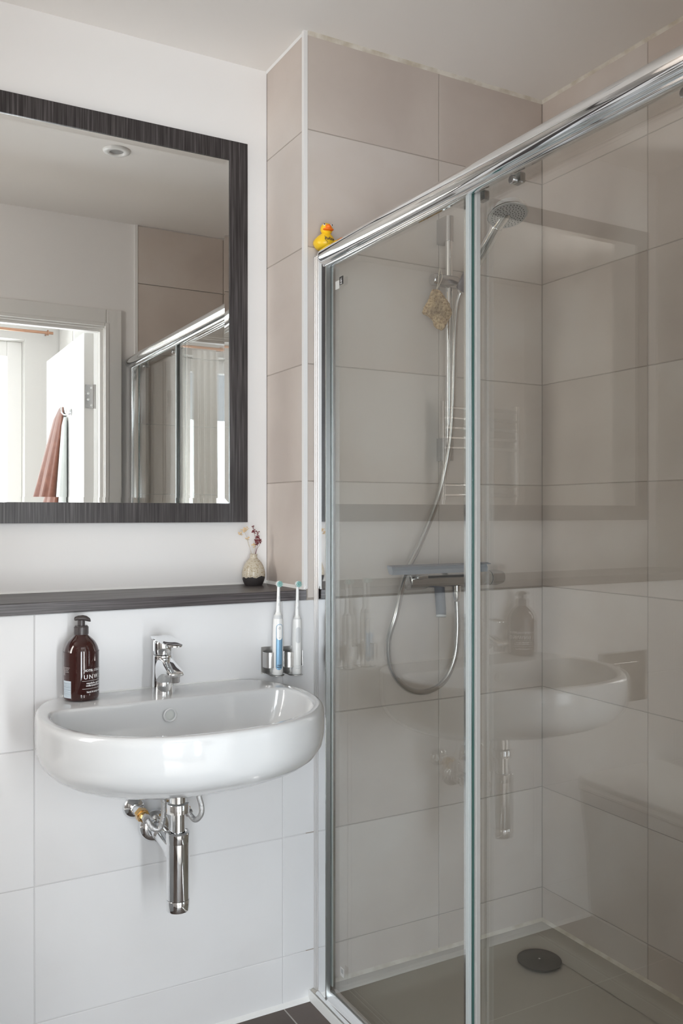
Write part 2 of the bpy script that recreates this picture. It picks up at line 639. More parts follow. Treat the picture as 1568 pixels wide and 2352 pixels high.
trim(MB().box(1.0125, 1.0235, D1 - .0015, D1 + .010, 1.060, CZ), M['pvc'])                 # tile corner strip
trim(MB().box(1.060, 1.0725, YF1, YF1 + .0095, 0, CZ), M['pvc'])                          # tile edge strip by the door
trim(MB().extr([(D1, 0), (D1 - .009, 0), (D1 - .007, .005), (D1, .010)], 'X', XL, 1.026), M['wseal'])
trim(MB().extr([(D1, CZ), (D1, CZ - .010), (D1 - .005, CZ)], 'X', XR + .006, XC), M['seal'])
trim(MB().extr([(XC, CZ), (XC, CZ - .009), (XC - .005, CZ)], 'Y', YF1, D1), M['seal'])
trim(MB().extr([(XR, CZ), (XR, CZ - .006), (XR - .003, CZ)], 'Y', D1, D0), M['wseal'])
trim(MB().extr([(D1, .020), (D1 - .012, .020), (D1 - .007, .028), (D1, .036)], 'X', 1.05, XC), M['seal'])
trim(MB().extr([(XC, .020), (XC - .012, .020), (XC - .007, .028), (XC, .036)], 'Y', YF1 + .01, D1), M['seal'])
trim(MB().extr([(XR, 1.058), (XR, 1.066), (XR - .006, 1.058)], 'Y', D1 - .004, D0), M['wseal'])   # bead along the shelf end
trim(MB().extr([(D0, 1.058), (D0, 1.063), (D0 - .003, 1.058)], 'X', RL, XR), M['wseal'])

# ------------------------------------------------------------ doorway, door (seen in the mirror)
t = obj('door_1', MB().box(JR - .004, JR + .062, YF1, YF1 + .012, 0, 2.118, .004)
        .box(JL - .062, JL + .004, YF1, YF1 + .012, 0, 2.118, .004)
        .box(JL + .004, JR - .004, YF1, YF1 + .012, JH + .010, 2.118, .004)
        .box(JR - .010, JR + .008, YF1, YF1 + .014, 0, JH + .012, .003)
        .box(JL - .008, JL + .010, YF1, YF1 + .014, 0, JH + .012, .003)
        .box(JL + .010, JR - .010, YF1, YF1 + .014, JH - .004, JH + .012, .003), M['trimwhite'], smooth=False, kind='structure')
obj('door_lining', MB().box(JR - .012, JR - .001, YF0, YF1 - .001, 0, JH).box(JL + .001, JL + .012, YF0, YF1 - .001, 0, JH)
    .box(JL + .012, JR - .012, YF0, YF1 - .001, JH - .010, JH - .001)
    .box(JR - .024, JR - .012, YF0 + .055, YF1 - .022, 0, JH - .010).box(JL + .012, JL + .024, YF0 + .055, YF1 - .022, 0, JH - .010)
    .box(JL + .024, JR - .024, YF0 + .055, YF1 - .022, JH - .022, JH - .010), M['trimwhite'], t, smooth=False)
leaf = obj('door_2', MB().box(.872, .914, -.192, .644, .008, 2.036, .002), M['doorpaint'], loc=(.893, .644, .008), smooth=False, kind='structure')
for hz in (1.76, 1.02, .25):
    h = obj('hinge', MB().box(.8775, .911, .6435, .6465, hz - .05, hz + .05).tube([(.9165, .6495, hz - .052), (.9165, .6495, hz + .052)], .0055, 10), M['satin'], leaf, angle=30)
    mb = MB()
    for dz, dx in ((-.038, .903), (-.013, .889), (.013, .889), (.038, .903)):
        mb.lathe([(.0052, 0), (.0052, .0012), (.003, .0016), (.001, .0006)], (dx, .6462, hz + dz), 10, 'Y')
    obj('screw', mb, M['chrome'], h)
# hook with two prongs
hk = thing('coat_hook', 'chrome double coat hook on the open white door', 'hook', (.8715, .395, 1.715))
obj('back_plate', MB().box(.8665, .8718, .385, .405, 1.700, 1.730, .002), M['chrome'], hk)
for s_ in (-1, 1):
    obj('prong', MB().tube(spline([(.868, .395, 1.712), (.850, .395 + .012 * s_, 1.703), (.838, .395 + .034 * s_, 1.712), (.834, .395 + .040 * s_, 1.735), (.834, .395 + .040 * s_, 1.742)], 5),
                           [.0032] * 17 + [.0036, .0044, .0048, .0030], 8), M['chrome'], hk)


# robe hanging on the door
def drape(name, label, cat, m, top, zbot, y_lo, y_hi, depth, waves, seed, top_y, width0):
    rnd = random.Random(seed)
    ph = [rnd.random() * 6 for _ in range(4)]
    rings = []
    N = 64
    for i in range(25):
        t_ = i / 24
        z = top - (top - zbot) * t_
        e = min(1, .12 + t_ ** .72)
        yc = top_y + ((y_lo + y_hi) / 2 - top_y) * e
        hw = width0 + ((y_hi - y_lo) / 2 - width0) * e
        dp = .018 + (depth - .018) * min(1, t_ * 1.6)
        if t_ < .04:
            hw *= .6
            dp *= .7
        ring = []
        for k in range(N):
            a = 2 * pi * k / N
            cy_, cx_ = cos(a), sin(a)
            wv = 1 + .30 * e * (sin(waves * a + ph[0] + t_ * 1.2) + .6 * sin((waves * 2 + 1) * a + ph[1] - t_ * 2))
            xx = .867 - dp * .5 - cx_ * dp * .5 * wv
            ring.append((min(xx, .8705), yc + cy_ * hw * (1 + .05 * sin(5 * t_ + ph[2])), z))
        rings.append(ring)
    o = obj(name, MB().rings(rings), m, loc=(.86, top_y, top), angle=80)
    return tag(o, label, cat)


drape('bathrobe', 'terracotta cotton robe hanging from the hook on the open door', 'robe', M['robe'], 1.752, .62, -.300, .225, .150, 7, 3, .262, .045)
drape('towel', 'pale grey green towel hanging behind the terracotta robe', 'towel', M['towel'], 1.700, .80, .255, .345, .050, 3, 9, .318, .020)

# bedroom furniture and windows
for wi, W in enumerate((WA, WB)):
    x0, x1, z0, z1 = W
    f = obj('window_%d' % (wi + 1), MB().box(x0, x0 + .06, -1.11, -1.05, z0, z1, .004).box(x1 - .085, x1, -1.11, -1.05, z0, z1, .004)
            .box(x0 + .06, x1 - .085, -1.11, -1.05, z1 - .09, z1, .004).box(x0 + .06, x1 - .085, -1.11, -1.05, z0, z0 + .09, .004), M['trimwhite'], smooth=False, kind='structure')
    obj('pane', MB().box(x0 + .06, x1 - .085, -1.083, -1.077, z0 + .09, z1 - .09), M['wglass'], f, smooth=False)


def curtain(x0, x1, z0, z1, y, folds, label):
    rings = []
    n = folds * 10
    for z in [z0 + (z1 - z0) * i / 10 for i in range(11)]:
        e = .35 + .65 * min(1, (z1 - z) / .5)
        front = []
        for k in range(n + 1):
            u = k / n
            front.append((x0 + (x1 - x0) * u, y + .024 * e * sin(2 * pi * folds * u + .4 * sin(z * 2)), z))
        back = [(p[0], p[1] - .003, p[2]) for p in reversed(front)]
        rings.append(front + back)
    o = obj('curtain', MB().rings(rings), M['curtain'], loc=((x0 + x1) / 2, y, z1), angle=60)
    return tag(o, label, 'curtain')


curtain(.03, .20, .10, 2.30, -.87, 4, 'white gathered curtain beside the left bedroom window')
rod = thing('curtain_rod', 'copper curtain rod with a ring bracket on the bedroom wall', 'curtain rod', (.52, -.87, 2.318))
obj('rod', MB().tube([(-.02, -.87, 2.318), (1.035, -.87, 2.318)], .0085, 14), M['copper'], rod)
for x in (.008, 1.005):
    obj('bracket', MB().box(x - .003, x + .003, -.949, -.862, 2.313, 2.323).lathe([(.016, -.0035), (.016, .0035)], (x, -.87, 2.318), 16, 'X'), M['copper'], rod)
mb = MB()
wd = thing('wardrobe', 'tall white wardrobe beyond the open door', 'wardrobe', (1.42, -.75, 0))
obj('carcass', MB().box(1.085, 1.745, -.94, -.585, 0, 2.45), M['room'], wd, smooth=False)
for k in range(4):
    obj('door_panel', MB().box(1.09 + k * .163, 1.09 + k * .163 + .158, -.584, -.564, .06, 2.44, .002), M['doorpaint'], wd, smooth=False)

# ------------------------------------------------------------ recess shelf and mirror
o = obj('shelf', MB().box(RL + .001, XR - .0005, 2.014, D0 - .001, 1.0325, 1.058, .0012, 1), M['shelf'], loc=(.284, 2.1, 1.0325), smooth=False)
tag(o, 'dark grey wood-grain shelf running the length of the recess', 'shelf')
MX0, MX1, MZ0, MZ1 = -.383, .952, 1.2300, 2.2730
IX0, IX1, IZ0, IZ1 = -.331, .8995, 1.2815, 2.2205
YM = D0 - .003
fr = thing('wall_mirror', 'large wall mirror in a dark wood-grain frame above the shelf', 'mirror', (.284, D0, MZ0))
mb = MB()
FY = 2.245
mb.box(MX0, IX0, FY, D0 - .0005, MZ0, MZ1).box(IX1, MX1, FY, D0 - .0005, MZ0, MZ1)
mb.box(IX0, IX1, FY, D0 - .0005, MZ0, IZ0).box(IX0, IX1, FY, D0 - .0005, IZ1, MZ1)
obj('frame', mb, M['wood'], fr, smooth=False)
mb = MB()
BV, BD = .0135, .00067
o_ = [(IX0, IZ0), (IX1, IZ0), (IX1, IZ1), (IX0, IZ1)]
i_ = [(IX0 + BV, IZ0 + BV), (IX1 - BV, IZ0 + BV), (IX1 - BV, IZ1 - BV), (IX0 + BV, IZ1 - BV)]
YG = 2.250
mb.rings([[(x, YG + .006, z) for x, z in o_], [(x, YG - BD, z) for x, z in o_], [(x, YG, z) for x, z in i_]])
obj('mirror_glass', mb, M['mirror'], fr, smooth=False)

# ------------------------------------------------------------ washbasin
BX, RIM = .621, .845
half_out = [(.001, .4905), (.080, .484), (.150, .460), (.212, .420), (.262, .357), (.290, .285), (.3005, .212), (.297, .150), (.283, .090), (.258, .038), (.214, .001)]
ho = spline(half_out, 8)
outer = [(p[0], p[1]) for p in ho] + [(-p[0], p[1]) for p in reversed(ho)]
half_in = [(.001, .463), (.080, .456), (.145, .434), (.200, .397), (.244, .338), (.267, .272), (.2735, .212), (.268, .172), (.258, .150), (.240, .143), (.15, .142), (.001, .142)]
hi = spline(half_in, 8)
inner = [(p[0], p[1]) for p in hi] + [(-p[0], p[1]) for p in reversed(hi)]
BC = (0, .29)
NA = 144


def polar(poly, a):
    dx, dy = cos(a), sin(a)
    best = None
    n = len(poly)
    for i in range(n):
        x1, y1 = poly[i][0] - BC[0], poly[i][1] - BC[1]
        x2, y2 = poly[(i + 1) % n][0] - BC[0], poly[(i + 1) % n][1] - BC[1]
        ex, ey = x2 - x1, y2 - y1
        den = dx * ey - dy * ex
        if abs(den) < 1e-12:
            continue
        t_ = (x1 * ey - y1 * ex) / den
        u_ = (x1 * dy - y1 * dx) / den
        if t_ > 0 and -1e-6 <= u_ <= 1 + 1e-6 and (best is None or t_ > best):
            best = t_
    return best


angs = [2 * pi * (k + .5) / NA for k in range(NA)]
Ro = [polar(outer, a) for a in angs]
Ri = [polar(inner, a) for a in angs]


def oring(z, s):
    r = []
    for a, q in zip(angs, Ro):
        u, v = q * cos(a), BC[1] + q * sin(a)
        r.append((BX + u * s, D1 - max(v, 0) * s - .0003 - (max(0, .99 - s) * .1 if z > .84 else 0), z))
    return r


def iring(z, s, cv=.29, flat=1.0):
    r = []
    for a, q in zip(angs, Ri):
        u, v = q * cos(a) * s, q * sin(a) * s
        r.append((BX + u, D1 - (BC[1] + v) - (cv - .29), z))
    return r


def mixring(z, f):
    r = []
    for a, q, q2 in zip(angs, Ro, Ri):
        k = q + (q2 - q) * f
        r.append((BX + k * cos(a), D1 - (BC[1] + k * sin(a)), z))
    return r


basin = thing('washbasin', 'white rounded ceramic basin hung on the tiled wall', 'washbasin', (BX, D1, .69))
rg = [oring(z, s) for z, s in ((.674, .22), (.676, .40), (.682, .55), (.690, .66), (.700, .76), (.712, .85), (.726, .915), (.742, .96), (.760, .987), (.78, .998), (.80, 1.0), (.826, 1.0))]
rg += [oring(z, s) for z, s in ((.834, .9985), (.8402, .993), (.8436, .985), (.845, .974), (.845, .966))]
rg += [iring(z, s) for z, s in ((.845, 1.035), (.8443, 1.018), (.8425, 1.006), (.838, 1.0))]
rg += [iring(z, s) for z, s in ((.830, .996), (.815, .985), (.795, .965), (.775, .935), (.758, .885), (.744, .80), (.735, .68), (.729, .50), (.726, .30), (.7245, .10))]
obj('basin_body', MB().rings(rg), M['ceramic'], basin, angle=70)
obj('overflow_ring', MB().lathe([(.0105, .0), (.0145, .0), (.0155, -.003), (.0135, -.0045), (.0105, -.003)], (.608, 1.868, .812), 28, 'Y', cap0=False, cap1=False), M['ceramic'], basin, angle=60)
obj('overflow_hole', MB().lathe([(.0108, 0), (.0108, -.001)], (.608, 1.8683, .812), 28, 'Y'), mat('overflow_shade', (.62, .64, .62), .5), basin)
obj('waste_plug', MB().lathe([(.0, .004), (.020, .004), (.026, .002), (.028, -.003)], (BX, 1.73, .7245), 28, cap0=False), M['chrome'], basin)
obj('wall_seal', MB().tube([(.41, D1 - .002, .8455), (.832, D1 - .002, .8455)], .0028, 6), M['wseal'], basin)

# ------------------------------------------------------------ mixer tap
TX, TY = .617, 1.944
tap = thing('basin_tap', 'chrome single lever mixer tap on the back ledge of the basin', 'tap', (TX, TY, RIM))
mb = MB()
prof = []
for z, r, dy in ((.0, .0252, 0), (.002, .0255, 0), (.02, .0246, 0), (.05, .0232, .001), (.075, .0224, .002), (.0865, .0220, .0025), (.0880, .0205, .0025)):
    prof.append([(TX + r * cos(a), TY + dy + r * sin(a), RIM + z) for a in [2 * pi * k / 36 for k in range(36)]])
mb.rings(prof)
obj('tap_body', mb, M['chrome'], tap, angle=40)


def rrect(cx, y, z0, z1, hw, n=8, ex=3.0):
    r = []
    zc, hh = (z0 + z1) / 2, (z1 - z0) / 2
    for k in range(32):
        a = 2 * pi * k / 32
        c_, s_ = cos(a), sin(a)
        r.append((cx + hw * math.copysign(abs(c_) ** (2 / ex), c_), y, zc + hh * math.copysign(abs(s_) ** (2 / ex), s_)))
    return r


mb = MB()
mb.rings([rrect(TX, y, RIM + a, RIM + b2, hw) for y, a, b2, hw in
          ((1.948, .010, .086, .0212), (1.928, .022, .085, .0212), (1.912, .035, .082, .0208), (1.893, .046, .0755, .0200), (1.872, .051, .0690, .0190), (1.853, .052, .0640, .0175), (1.846, .0535, .0615, .0150), (1.8445, .056, .0590, .0110))])
obj('spout', mb, M['chrome'], tap, angle=50)
obj('aerator', MB().lathe([(.0095, 0), (.0108, .002), (.0108, .010), (.0118, .012), (.0118, .016)], (TX, 1.862, RIM + .038), 24), M['satin'], tap)
mb = MB()
mb.lathe([(.0200, 0), (.0212, .002), (.0212, .026), (.0200, .031), (.018, .033)], (TX, TY + .0025, RIM + .0895), 36)
obj('cartridge_cap', mb, M['chrome'], tap)
# lever: flat rounded blade sloping down to the front
pts = [(-.0215, .024), (-.0225, .006), (-.0215, -.030), (-.0195, -.065), (-.0165, -.086), (-.010, -.0955), (0, -.098),
       (.010, -.0955), (.0165, -.086), (.0195, -.065), (.0215, -.030), (.0225, .006), (.0215, .024), (.013, .0285), (-.013, .0285)]
pts = [tuple(p) for p in spline(pts + [pts[0]], 4)[:-1]]


def lev(p, dz, s=1.0):
    y = p[1] * s
    return (TX + p[0] * s, TY + y, RIM + .1205 + .0085 * (1 - abs(min(y, 0)) / .1) + dz + .010 * (max(0, -y) / .1) ** 2 * 0)


obj('lever', MB().rings([[lev(p, -.006 + .003 * (p[1] < 0) , .96) for p in pts], [lev(p, -.0035) for p in pts], [lev(p, -.001) for p in pts], [lev(p, .0, .97) for p in pts], [lev(p, .0006, .5) for p in pts]]), M['chrome'], tap, angle=50)
obj('lever_back', MB().rings([[(TX + x * k, TY + .0035 + (y - .0) * k, RIM + z) for x, y in [(.0217 * cos(a), .0235 * sin(a)) for a in [pi * j / 16 for j in range(17)]]] for z, k in ((.0895, 1), (.125, 1))]), M['chrome'], tap, angle=50)

# ------------------------------------------------------------ bottle trap, valves, hoses
TPX, TPY = .619, 1.846
tr = thing('bottle_trap', 'chrome bottle trap with wall pipe under the basin', 'waste trap', (TPX, TPY, .39))
obj('waste_collar', MB().lathe([(.022, .0), (.0245, .001), (.0245, .019), (.0235, .021), (.018, .023), (.018, .075)], (TPX, TPY, .603), 40, cap1=False), M['chrome'], tr)
obj('neck_pipe', MB().tube([(TPX, TPY, .550), (TPX, TPY, .607)], .0158, 36), M['chrome'], tr)
obj('trap_collar', MB().lathe([(.0255, 0), (.0258, .001), (.0258, .020), (.0246, .0215), (.0185, .0225), (.0180, .018)], (TPX, TPY, .5395), 44), M['chrome'], tr)
obj('trap_body', MB().lathe([(.0248, 0), (.0250, .001), (.0250, .1225)], (TPX, TPY, .4170), 44), M['chrome'], tr)
obj('trap_cup', MB().lathe([(.020, 0), (.0240, .001), (.0252, .003), (.0252, .0245), (.0246, .0255)], (TPX, TPY, .3905), 44), M['chrome'], tr)
obj('wall_pipe', MB().tube([(TPX, TPY + .015, .5030), (TPX, TPY + .036, .5050), (TPX, 2.01, .5215)], [.0175, .0160, .0160], 32), M['chrome'], tr)
obj('pipe_collar', MB().tube([(TPX, 1.963, .5175), (TPX, 1.985, .5195)], .0192, 32), M['chrome'], tr)
obj('pipe_socket', MB().tube([(TPX, TPY + .021, .5030), (TPX, TPY + .036, .5045)], .0195, 32), M['chrome'], tr)
obj('wall_flange', MB().lathe([(.0375, -.0), (.0380, -.004), (.0365, -.010), (.030, -.0155), (.0205, -.018), (.018, -.018)], (TPX, D1 - .0003, .5215), 44, 'Y'), M['chrome'], tr, angle=50)
for i, (vx, vz) in enumerate(((.571, .5715), (.668, .5715))):
    v = thing('angle_valve', ('chrome angle valve with brass nut left of the waste pipe', 'chrome angle valve with brass nut behind the waste pipe')[i], 'valve', (vx, D1, vz), 'valves under the basin')
    obj('rosette', MB().lathe([(.0265, 0), (.0262, -.004), (.020, -.010), (.0125, -.014), (.0125, -.022)], (vx, D1 - .0003, vz), 36, 'Y'), M['chrome'], v, angle=50)
    obj('valve_body', MB().tube([(vx, D1 - .02, vz), (vx + .002, D1 - .05, vz - .001)], .0105, 20), M['chrome'], v)
    obj('brass_nut', MB().tube([(vx + .002, D1 - .049, vz - .001), (vx + .003, D1 - .067, vz - .002)], .0150, 6).tube([(vx + .003, D1 - .067, vz - .002), (vx + .004, D1 - .074, vz - .002)], .0125, 20), M['brass'], v, angle=20)
    obj('outlet', MB().tube([(vx + .004, D1 - .074, vz - .002), (vx + .005, D1 - .092, vz - .003)], .0100, 8), M['satin'], v, angle=20)
braid = mat('braided_hose', (.60, .60, .60), .28, .9, bump=(500, .8, .002))
for i, pts_ in enumerate(([(.576, 1.930, .568), (.585, 1.918, .552), (.600, 1.912, .552), (.606, 1.905, .590), (.602, 1.90, .640), (.602, 1.90, .69)],
                          [(.673, 1.930, .568), (.682, 1.912, .556), (.692, 1.900, .572), (.690, 1.90, .60), (.672, 1.905, .655), (.66, 1.91, .69)])):
    o = obj('flexible_hose', MB().tube(spline(pts_, 8), .0062, 12), braid, loc=pts_[0], angle=60)
    tag(o, ('braided steel supply hose at the left of the trap', 'braided steel supply hose looping right of the waste pipe')[i], 'hose', 'supply hoses')

# ------------------------------------------------------------ soap bottle
SX, SY = .4405, 1.9735
bt = thing('soap_bottle', 'amber hand wash bottle with dark pump at the left of the basin', 'soap bottle', (SX, SY, RIM))
R0 = .0382
prof = [(.030, .0), (.035, .0012), (.0375, .005), (R0, .010), (R0, .098), (.0378, .104), (.0362, .112), (.0330, .120), (.0275, .1285), (.0210, .135), (.0158, .140), (.0140, .143)]
pr = spline(prof[3:], 4)
obj('bottle_body', MB().lathe(prof[:3] + [tuple(p) for p in pr], (SX, SY, RIM + .0003), 56), M['amber'], bt, angle=60)
mb = MB()
mb.lathe([(.0145, 0), (.0157, .0008), (.0157, .0165), (.0140, .0180), (.0135, .0195)], (SX, SY, RIM + .1425), 36)
mb.lathe([(.0080, 0), (.0080, .012)], (SX, SY, RIM + .1620), 24)
obj('pump_collar', mb, M['pump'], bt)
ph = -PSI + .30


def yaw_pt(u, v, z, ang, c):
    return (c[0] + u * cos(ang) - v * sin(ang), c[1] + u * sin(ang) + v * cos(ang), c[2] + z)


c0 = (SX, SY, RIM + .170)
mb = MB()
secs = ((-.0150, .0045, .0085, .008), (-.0135, .0030, .0115, .011), (-.006, .0035, .0140, .0125), (.004, .0030, .0145, .0120), (.012, .0010, .0125, .0100), (.0185, -.0005, .0075, .0070), (.0200, -.0000, .0035, .0040))
mb.rings([[yaw_pt(u, hw * cos(a) , (z0 + z1) / 2 + (z1 - z0) / 2 * sin(a), ph, c0) for a in [2 * pi * k / 20 for k in range(20)]] for u, z0, z1, hw in secs])
obj('pump_head', mb, M['pump'], bt, angle=60)
# print on the label: u runs round the bottle
A0 = -1.555    # angle of the left margin of the front print, measured from +X


def on_bottle(u0, z0, r=R0 + .0003):
    def f(x, y):
        a = A0 + (u0 + x) / R0
        return (SX + r * cos(a), SY + r * sin(a), RIM + z0 + y)
    return f


mb = MB()
add_text(mb, 'HOTEL COLLECTION', .0068, on_bottle(-.004, .0655), .00022, spacing=1.02)
add_text(mb, 'UNWIND', .0132, on_bottle(-.004, .0495), .00022, spacing=1.30)
add_text(mb, 'mandarin, cypress,', .0054, on_bottle(.002, .0385), .00022)
add_text(mb, 'cedarwood & amber', .0054, on_bottle(.001, .0335), .00022)
add_text(mb, 'hand & body wash', .0054, on_bottle(.0025, .0195), .00022)
for z in (.0450, .0280):
    patch(mb, lambda u, zz: on_bottle(0, 0)(u, zz), [z, z + .0006], lambda q: .028, 20, off=.021)
for k in range(6):
    add_text(mb, ('water, aqua, glycerin', 'parfum, citric acid', 'sodium chloride', 'limonene, linalool', '500 ml', '16 fl oz')[k], .0026, on_bottle(-.0560, .0735 - k * .0032))
obj('label_print', mb, M['print'], bt, smooth=False, recalc=False, kind='stuff')
mb = MB()
patch(mb, lambda u, zz: on_bottle(0, 0, R0 + .0002)(u, zz), [.0085, .0455], lambda q: .0125, 12, off=-.0440)
obj('barcode_panel', mb, M['printb'], bt, smooth=False, recalc=False)
mb = MB()
rr_ = random.Random(4)
z = .0105
while z < .0435:
    h_ = rr_.choice((.0004, .0007, .0011))
    patch(mb, lambda u, zz: on_bottle(0, 0, R0 + .0004)(u, zz), [z, z + h_], lambda q: .0118, 12, off=-.0440)
    z += h_ + rr_.choice((.0008, .0012, .0018))
obj('barcode', mb, mat('barcode_ink', (.25, .30, .36), .6), bt, smooth=False, recalc=False)


# ------------------------------------------------------------ toothbrushes and clips
def brush(cx, cy, z0, blue, label, lean=0.0):
    t_ = thing('electric_toothbrush', label, 'toothbrush', (cx, cy, z0), 'electric toothbrushes')
    h = 0.148 if blue else .140

    def off(z):
        return lean * (z - z0)
    prof_ = [(.0115, 0), (.0128, .0015), (.0132, .010), (.0134, .05), (.0136, .10), (.0130, .125), (.0118, .140)] if blue else \
            [(.0112, 0), (.0122, .0015), (.0124, .010), (.0126, .06), (.0124, .11), (.0118, .132), (.0112, .138)]
    sc_ = h / prof_[-1][1] if not blue else 1
    body = MB()
    rgs = []
    for r, z in prof_:
        rgs.append([(cx + off(z0 + z) + r * cos(a), cy + r * sin(a), z0 + z) for a in [2 * pi * k / 32 for k in range(32)]])
    body.rings(rgs)
    obj('handle', body, M['white'], t_, angle=50)
    zt = z0 + prof_[-1][1]

    def cyl(name, r0, r1, za, zb, m):
        rg_ = [[(cx + off(z) + r * cos(a), cy + r * sin(a), z) for a in [2 * pi * k / 28 for k in range(28)]] for z, r in ((za, r0), (zb, r1))]
        return obj(name, MB().rings(rg_), m, t_)
    if blue:
        cyl('grey_collar', .0119, .0104, zt, zt + .0085, M['wgrey'])
        zt += .0085
    else:
        cyl('grey_collar', .0113, .0106, zt, zt + .0018, M['wgrey'])
        zt += .0018
    cyl('neck_base', .0100, .0072, zt, zt + .003, M['white'])
    cyl('neck_step', .0078, .0064, zt + .003, zt + .007, M['white'])
    top = z0 + .2255
    rg_ = []
    for z, r in ((zt + .007, .0060), (zt + .02, .0055), (zt + .045, .0042), (top - .008, .0038), (top - .004, .0034)):
        rg_.append([(cx + off(z) + r * cos(a), cy + r * sin(a) * .9, z) for a in [2 * pi * k / 20 for k in range(20)]])
    neck = obj('brush_neck', MB().rings(rg_), M['white'], t_, angle=50)
    # small grey print on the neck
    mb_ = MB()
    for za, zb in ((zt + .040, zt + .047), (zt + .023, zt + .030)):
        patch(mb_, lambda u, zz: (cx + off(zz) + .0052 * sin(u / .0052 - .15), cy - .0052 * cos(u / .0052 - .15), zz), [za, zb], lambda q: .0010, 2)
    obj('neck_mark', mb_, M['wgrey'], neck, smooth=False, recalc=False)
    hd = Vector((cx + off(top), cy - .002, top))
    d = Vector((.08, -.99, 0)).normalized()
    u_ = Vector((0, 0, 1))
    v_ = d.cross(u_)

    def disc(r, a0, a1, n=22):
        return [[hd + d * a + (u_ * sin(q) + v_ * cos(q)) * rr for q in [2 * pi * k / n for k in range(n)]] for a, rr in ((a0, r * .96), (a0 + .0006, r), (a1, r))]
    obj('brush_head', MB().rings(disc(.0078, -.003, .003)), M['white'], t_)
    mb_ = MB()
    rn = random.Random(5)
    for ring_, cnt in ((.0064, 16), (.0042, 10), (.0018, 5), (0, 1)):
        for k in range(cnt):
            q = 2 * pi * k / cnt
            p = hd + d * .003 + (u_ * sin(q) + v_ * cos(q)) * ring_
            mb_.tube([p, p + d * (.0048 + rn.random() * .0012)], .00078 if ring_ else .0012, 6)
    o_ = obj('bristles', mb_, M['bristle'], t_, kind='stuff')
    # control panel
    zz0, zz1 = (z0 + .030, z0 + .132) if blue else (z0 + .080, z0 + .120)
    R_ = .01345 if blue else .0126
    ang0 = -.15

    def pl(rad):
        def f(u, z):
            return (cx + off(z) + rad * sin(u / rad + ang0), cy - rad * cos(u / rad + ang0), z)
        return f
    if blue:
        mb_ = MB()
        zs, hf = capsule(z0 + .014, z0 + .1275, .0088)
        patch(mb_, pl(.01385), zs, hf, 10)
        obj('blue_inlay', mb_, M['blue'], t_, recalc=False)
        mb_ = MB()
        zs, hf = capsule(z0 + .0880, z0 + .1262, .0074)
        patch(mb_, pl(.01415), zs, hf, 10)
        obj('button_panel', mb_, M['white'], t_, recalc=False)
        mb_ = MB()
        pf = pl(.01435)
        for k in range(20):      # power symbol
            a_ = pi / 2 + .5 + (2 * pi - 1.0) * k / 20
            b_ = pi / 2 + .5 + (2 * pi - 1.0) * (k + 1) / 20
            q = [pf(r * cos(x), z0 + .1170 + r * sin(x)) for r, x in ((.0020, a_), (.0025, a_), (.0025, b_), (.0020, b_))]
            mb_.bm.faces.new([mb_.bm.verts.new(p) for p in q])
        patch(mb_, pf, [z0 + .1172, z0 + .1200], lambda q: .00028, 1)
        for s2 in (-1, 1):
            mb_.bm.faces.new([mb_.bm.verts.new(pf(s2 * x, z0 + z)) for x, z in ((0, .0925), (.0018, .0938), (.0018, .0943), (0, .0931))])
        add_text(mb_, 'Oral-B', .0042, lambda x, y: pf(x, z0 + .0245 + y), .0001, 'CENTER')
        add_text(mb_, 'BRAUN', .0034, lambda x, y: pf(x, z0 + .0195 + y), .0001, 'CENTER')
        obj('button_print', mb_, M['dark'], t_, smooth=False, recalc=False, kind='stuff')
    else:
        mb_ = MB()
        zs, hf = capsule(z0 + .0785, z0 + .1185, .0066)
        patch(mb_, pl(.01285), zs, hf, 10)
        obj('button_panel', mb_, M['wgrey'], t_, recalc=False)
        mb_ = MB()
        pf = pl(.0130)
        add_text(mb_, 'Oral-B', .0040, lambda x, y: pf(x, z0 + .0205 + y), .0001, 'CENTER')
        add_text(mb_, 'BRAUN', .0034, lambda x, y: pf(x, z0 + .0150 + y), .0001, 'CENTER')
        obj('handle_print', mb_, M['wgrey'], t_, smooth=False, recalc=False)
    return t_


brush(.9215, 1.984, .8535, True, 'white toothbrush with a metallic blue front, in the left clip', .012)
brush(.9745, 1.986, .8510, False, 'plain white electric toothbrush in the right clip, by the shower', .014)
for i, (cx, zz) in enumerate(((.9170, .8535), (.9690, .8510))):
    t_ = thing('toothbrush_clip', ('brushed steel wall clip holding the blue-fronted toothbrush', 'brushed steel wall clip holding the plain white toothbrush')[i], 'holder', (cx, D1, zz), 'toothbrush clips')
    obj('back_plate', MB().box(cx - .0235, cx + .0200, D1 - .0018, D1 - .0002, zz - .002, zz + .066, .0004, 1), M['brushed'], t_, smooth=False)
    rg_in, rings_ = [], []
    zs_ = [zz + .0185, zz + .0565]
    path = []
    for k in range(33):
        a = radians(-78) - radians(360 - 48) * k / 32 + radians(4)
        path.append((cx + .0255 * math.copysign(abs(cos(a)) ** .62, cos(a)), D1 - .0225 + .0200 * math.copysign(abs(sin(a)) ** .62, sin(a))))
    for z_, flip in ((zs_[0], 0), (zs_[1], 0)):
        inner_ = []
        for k, (x, y) in enumerate(path):
            inner_.append((cx + (x - cx) * .955, (D1 - .0225) + (y - (D1 - .0225)) * .955))
        rings_.append([(x, y, z_) for x, y in path] + [(x, y, z_) for x, y in reversed(inner_)])
    obj('clip_band', MB().rings(rings_), M['brushed'], t_, angle=50)
    obj('base_disc', MB().lathe([(.0185, 0), (.0190, .0004), (.0190, .0012), (.0185, .0015)], (cx + .0035, D1 - .036 , zz - .0018), 32, sy=.95).box(cx - .0145, cx + .0200, D1 - .030, D1 - .0005, zz - .0016, zz - .0002), M['brushed'], t_)

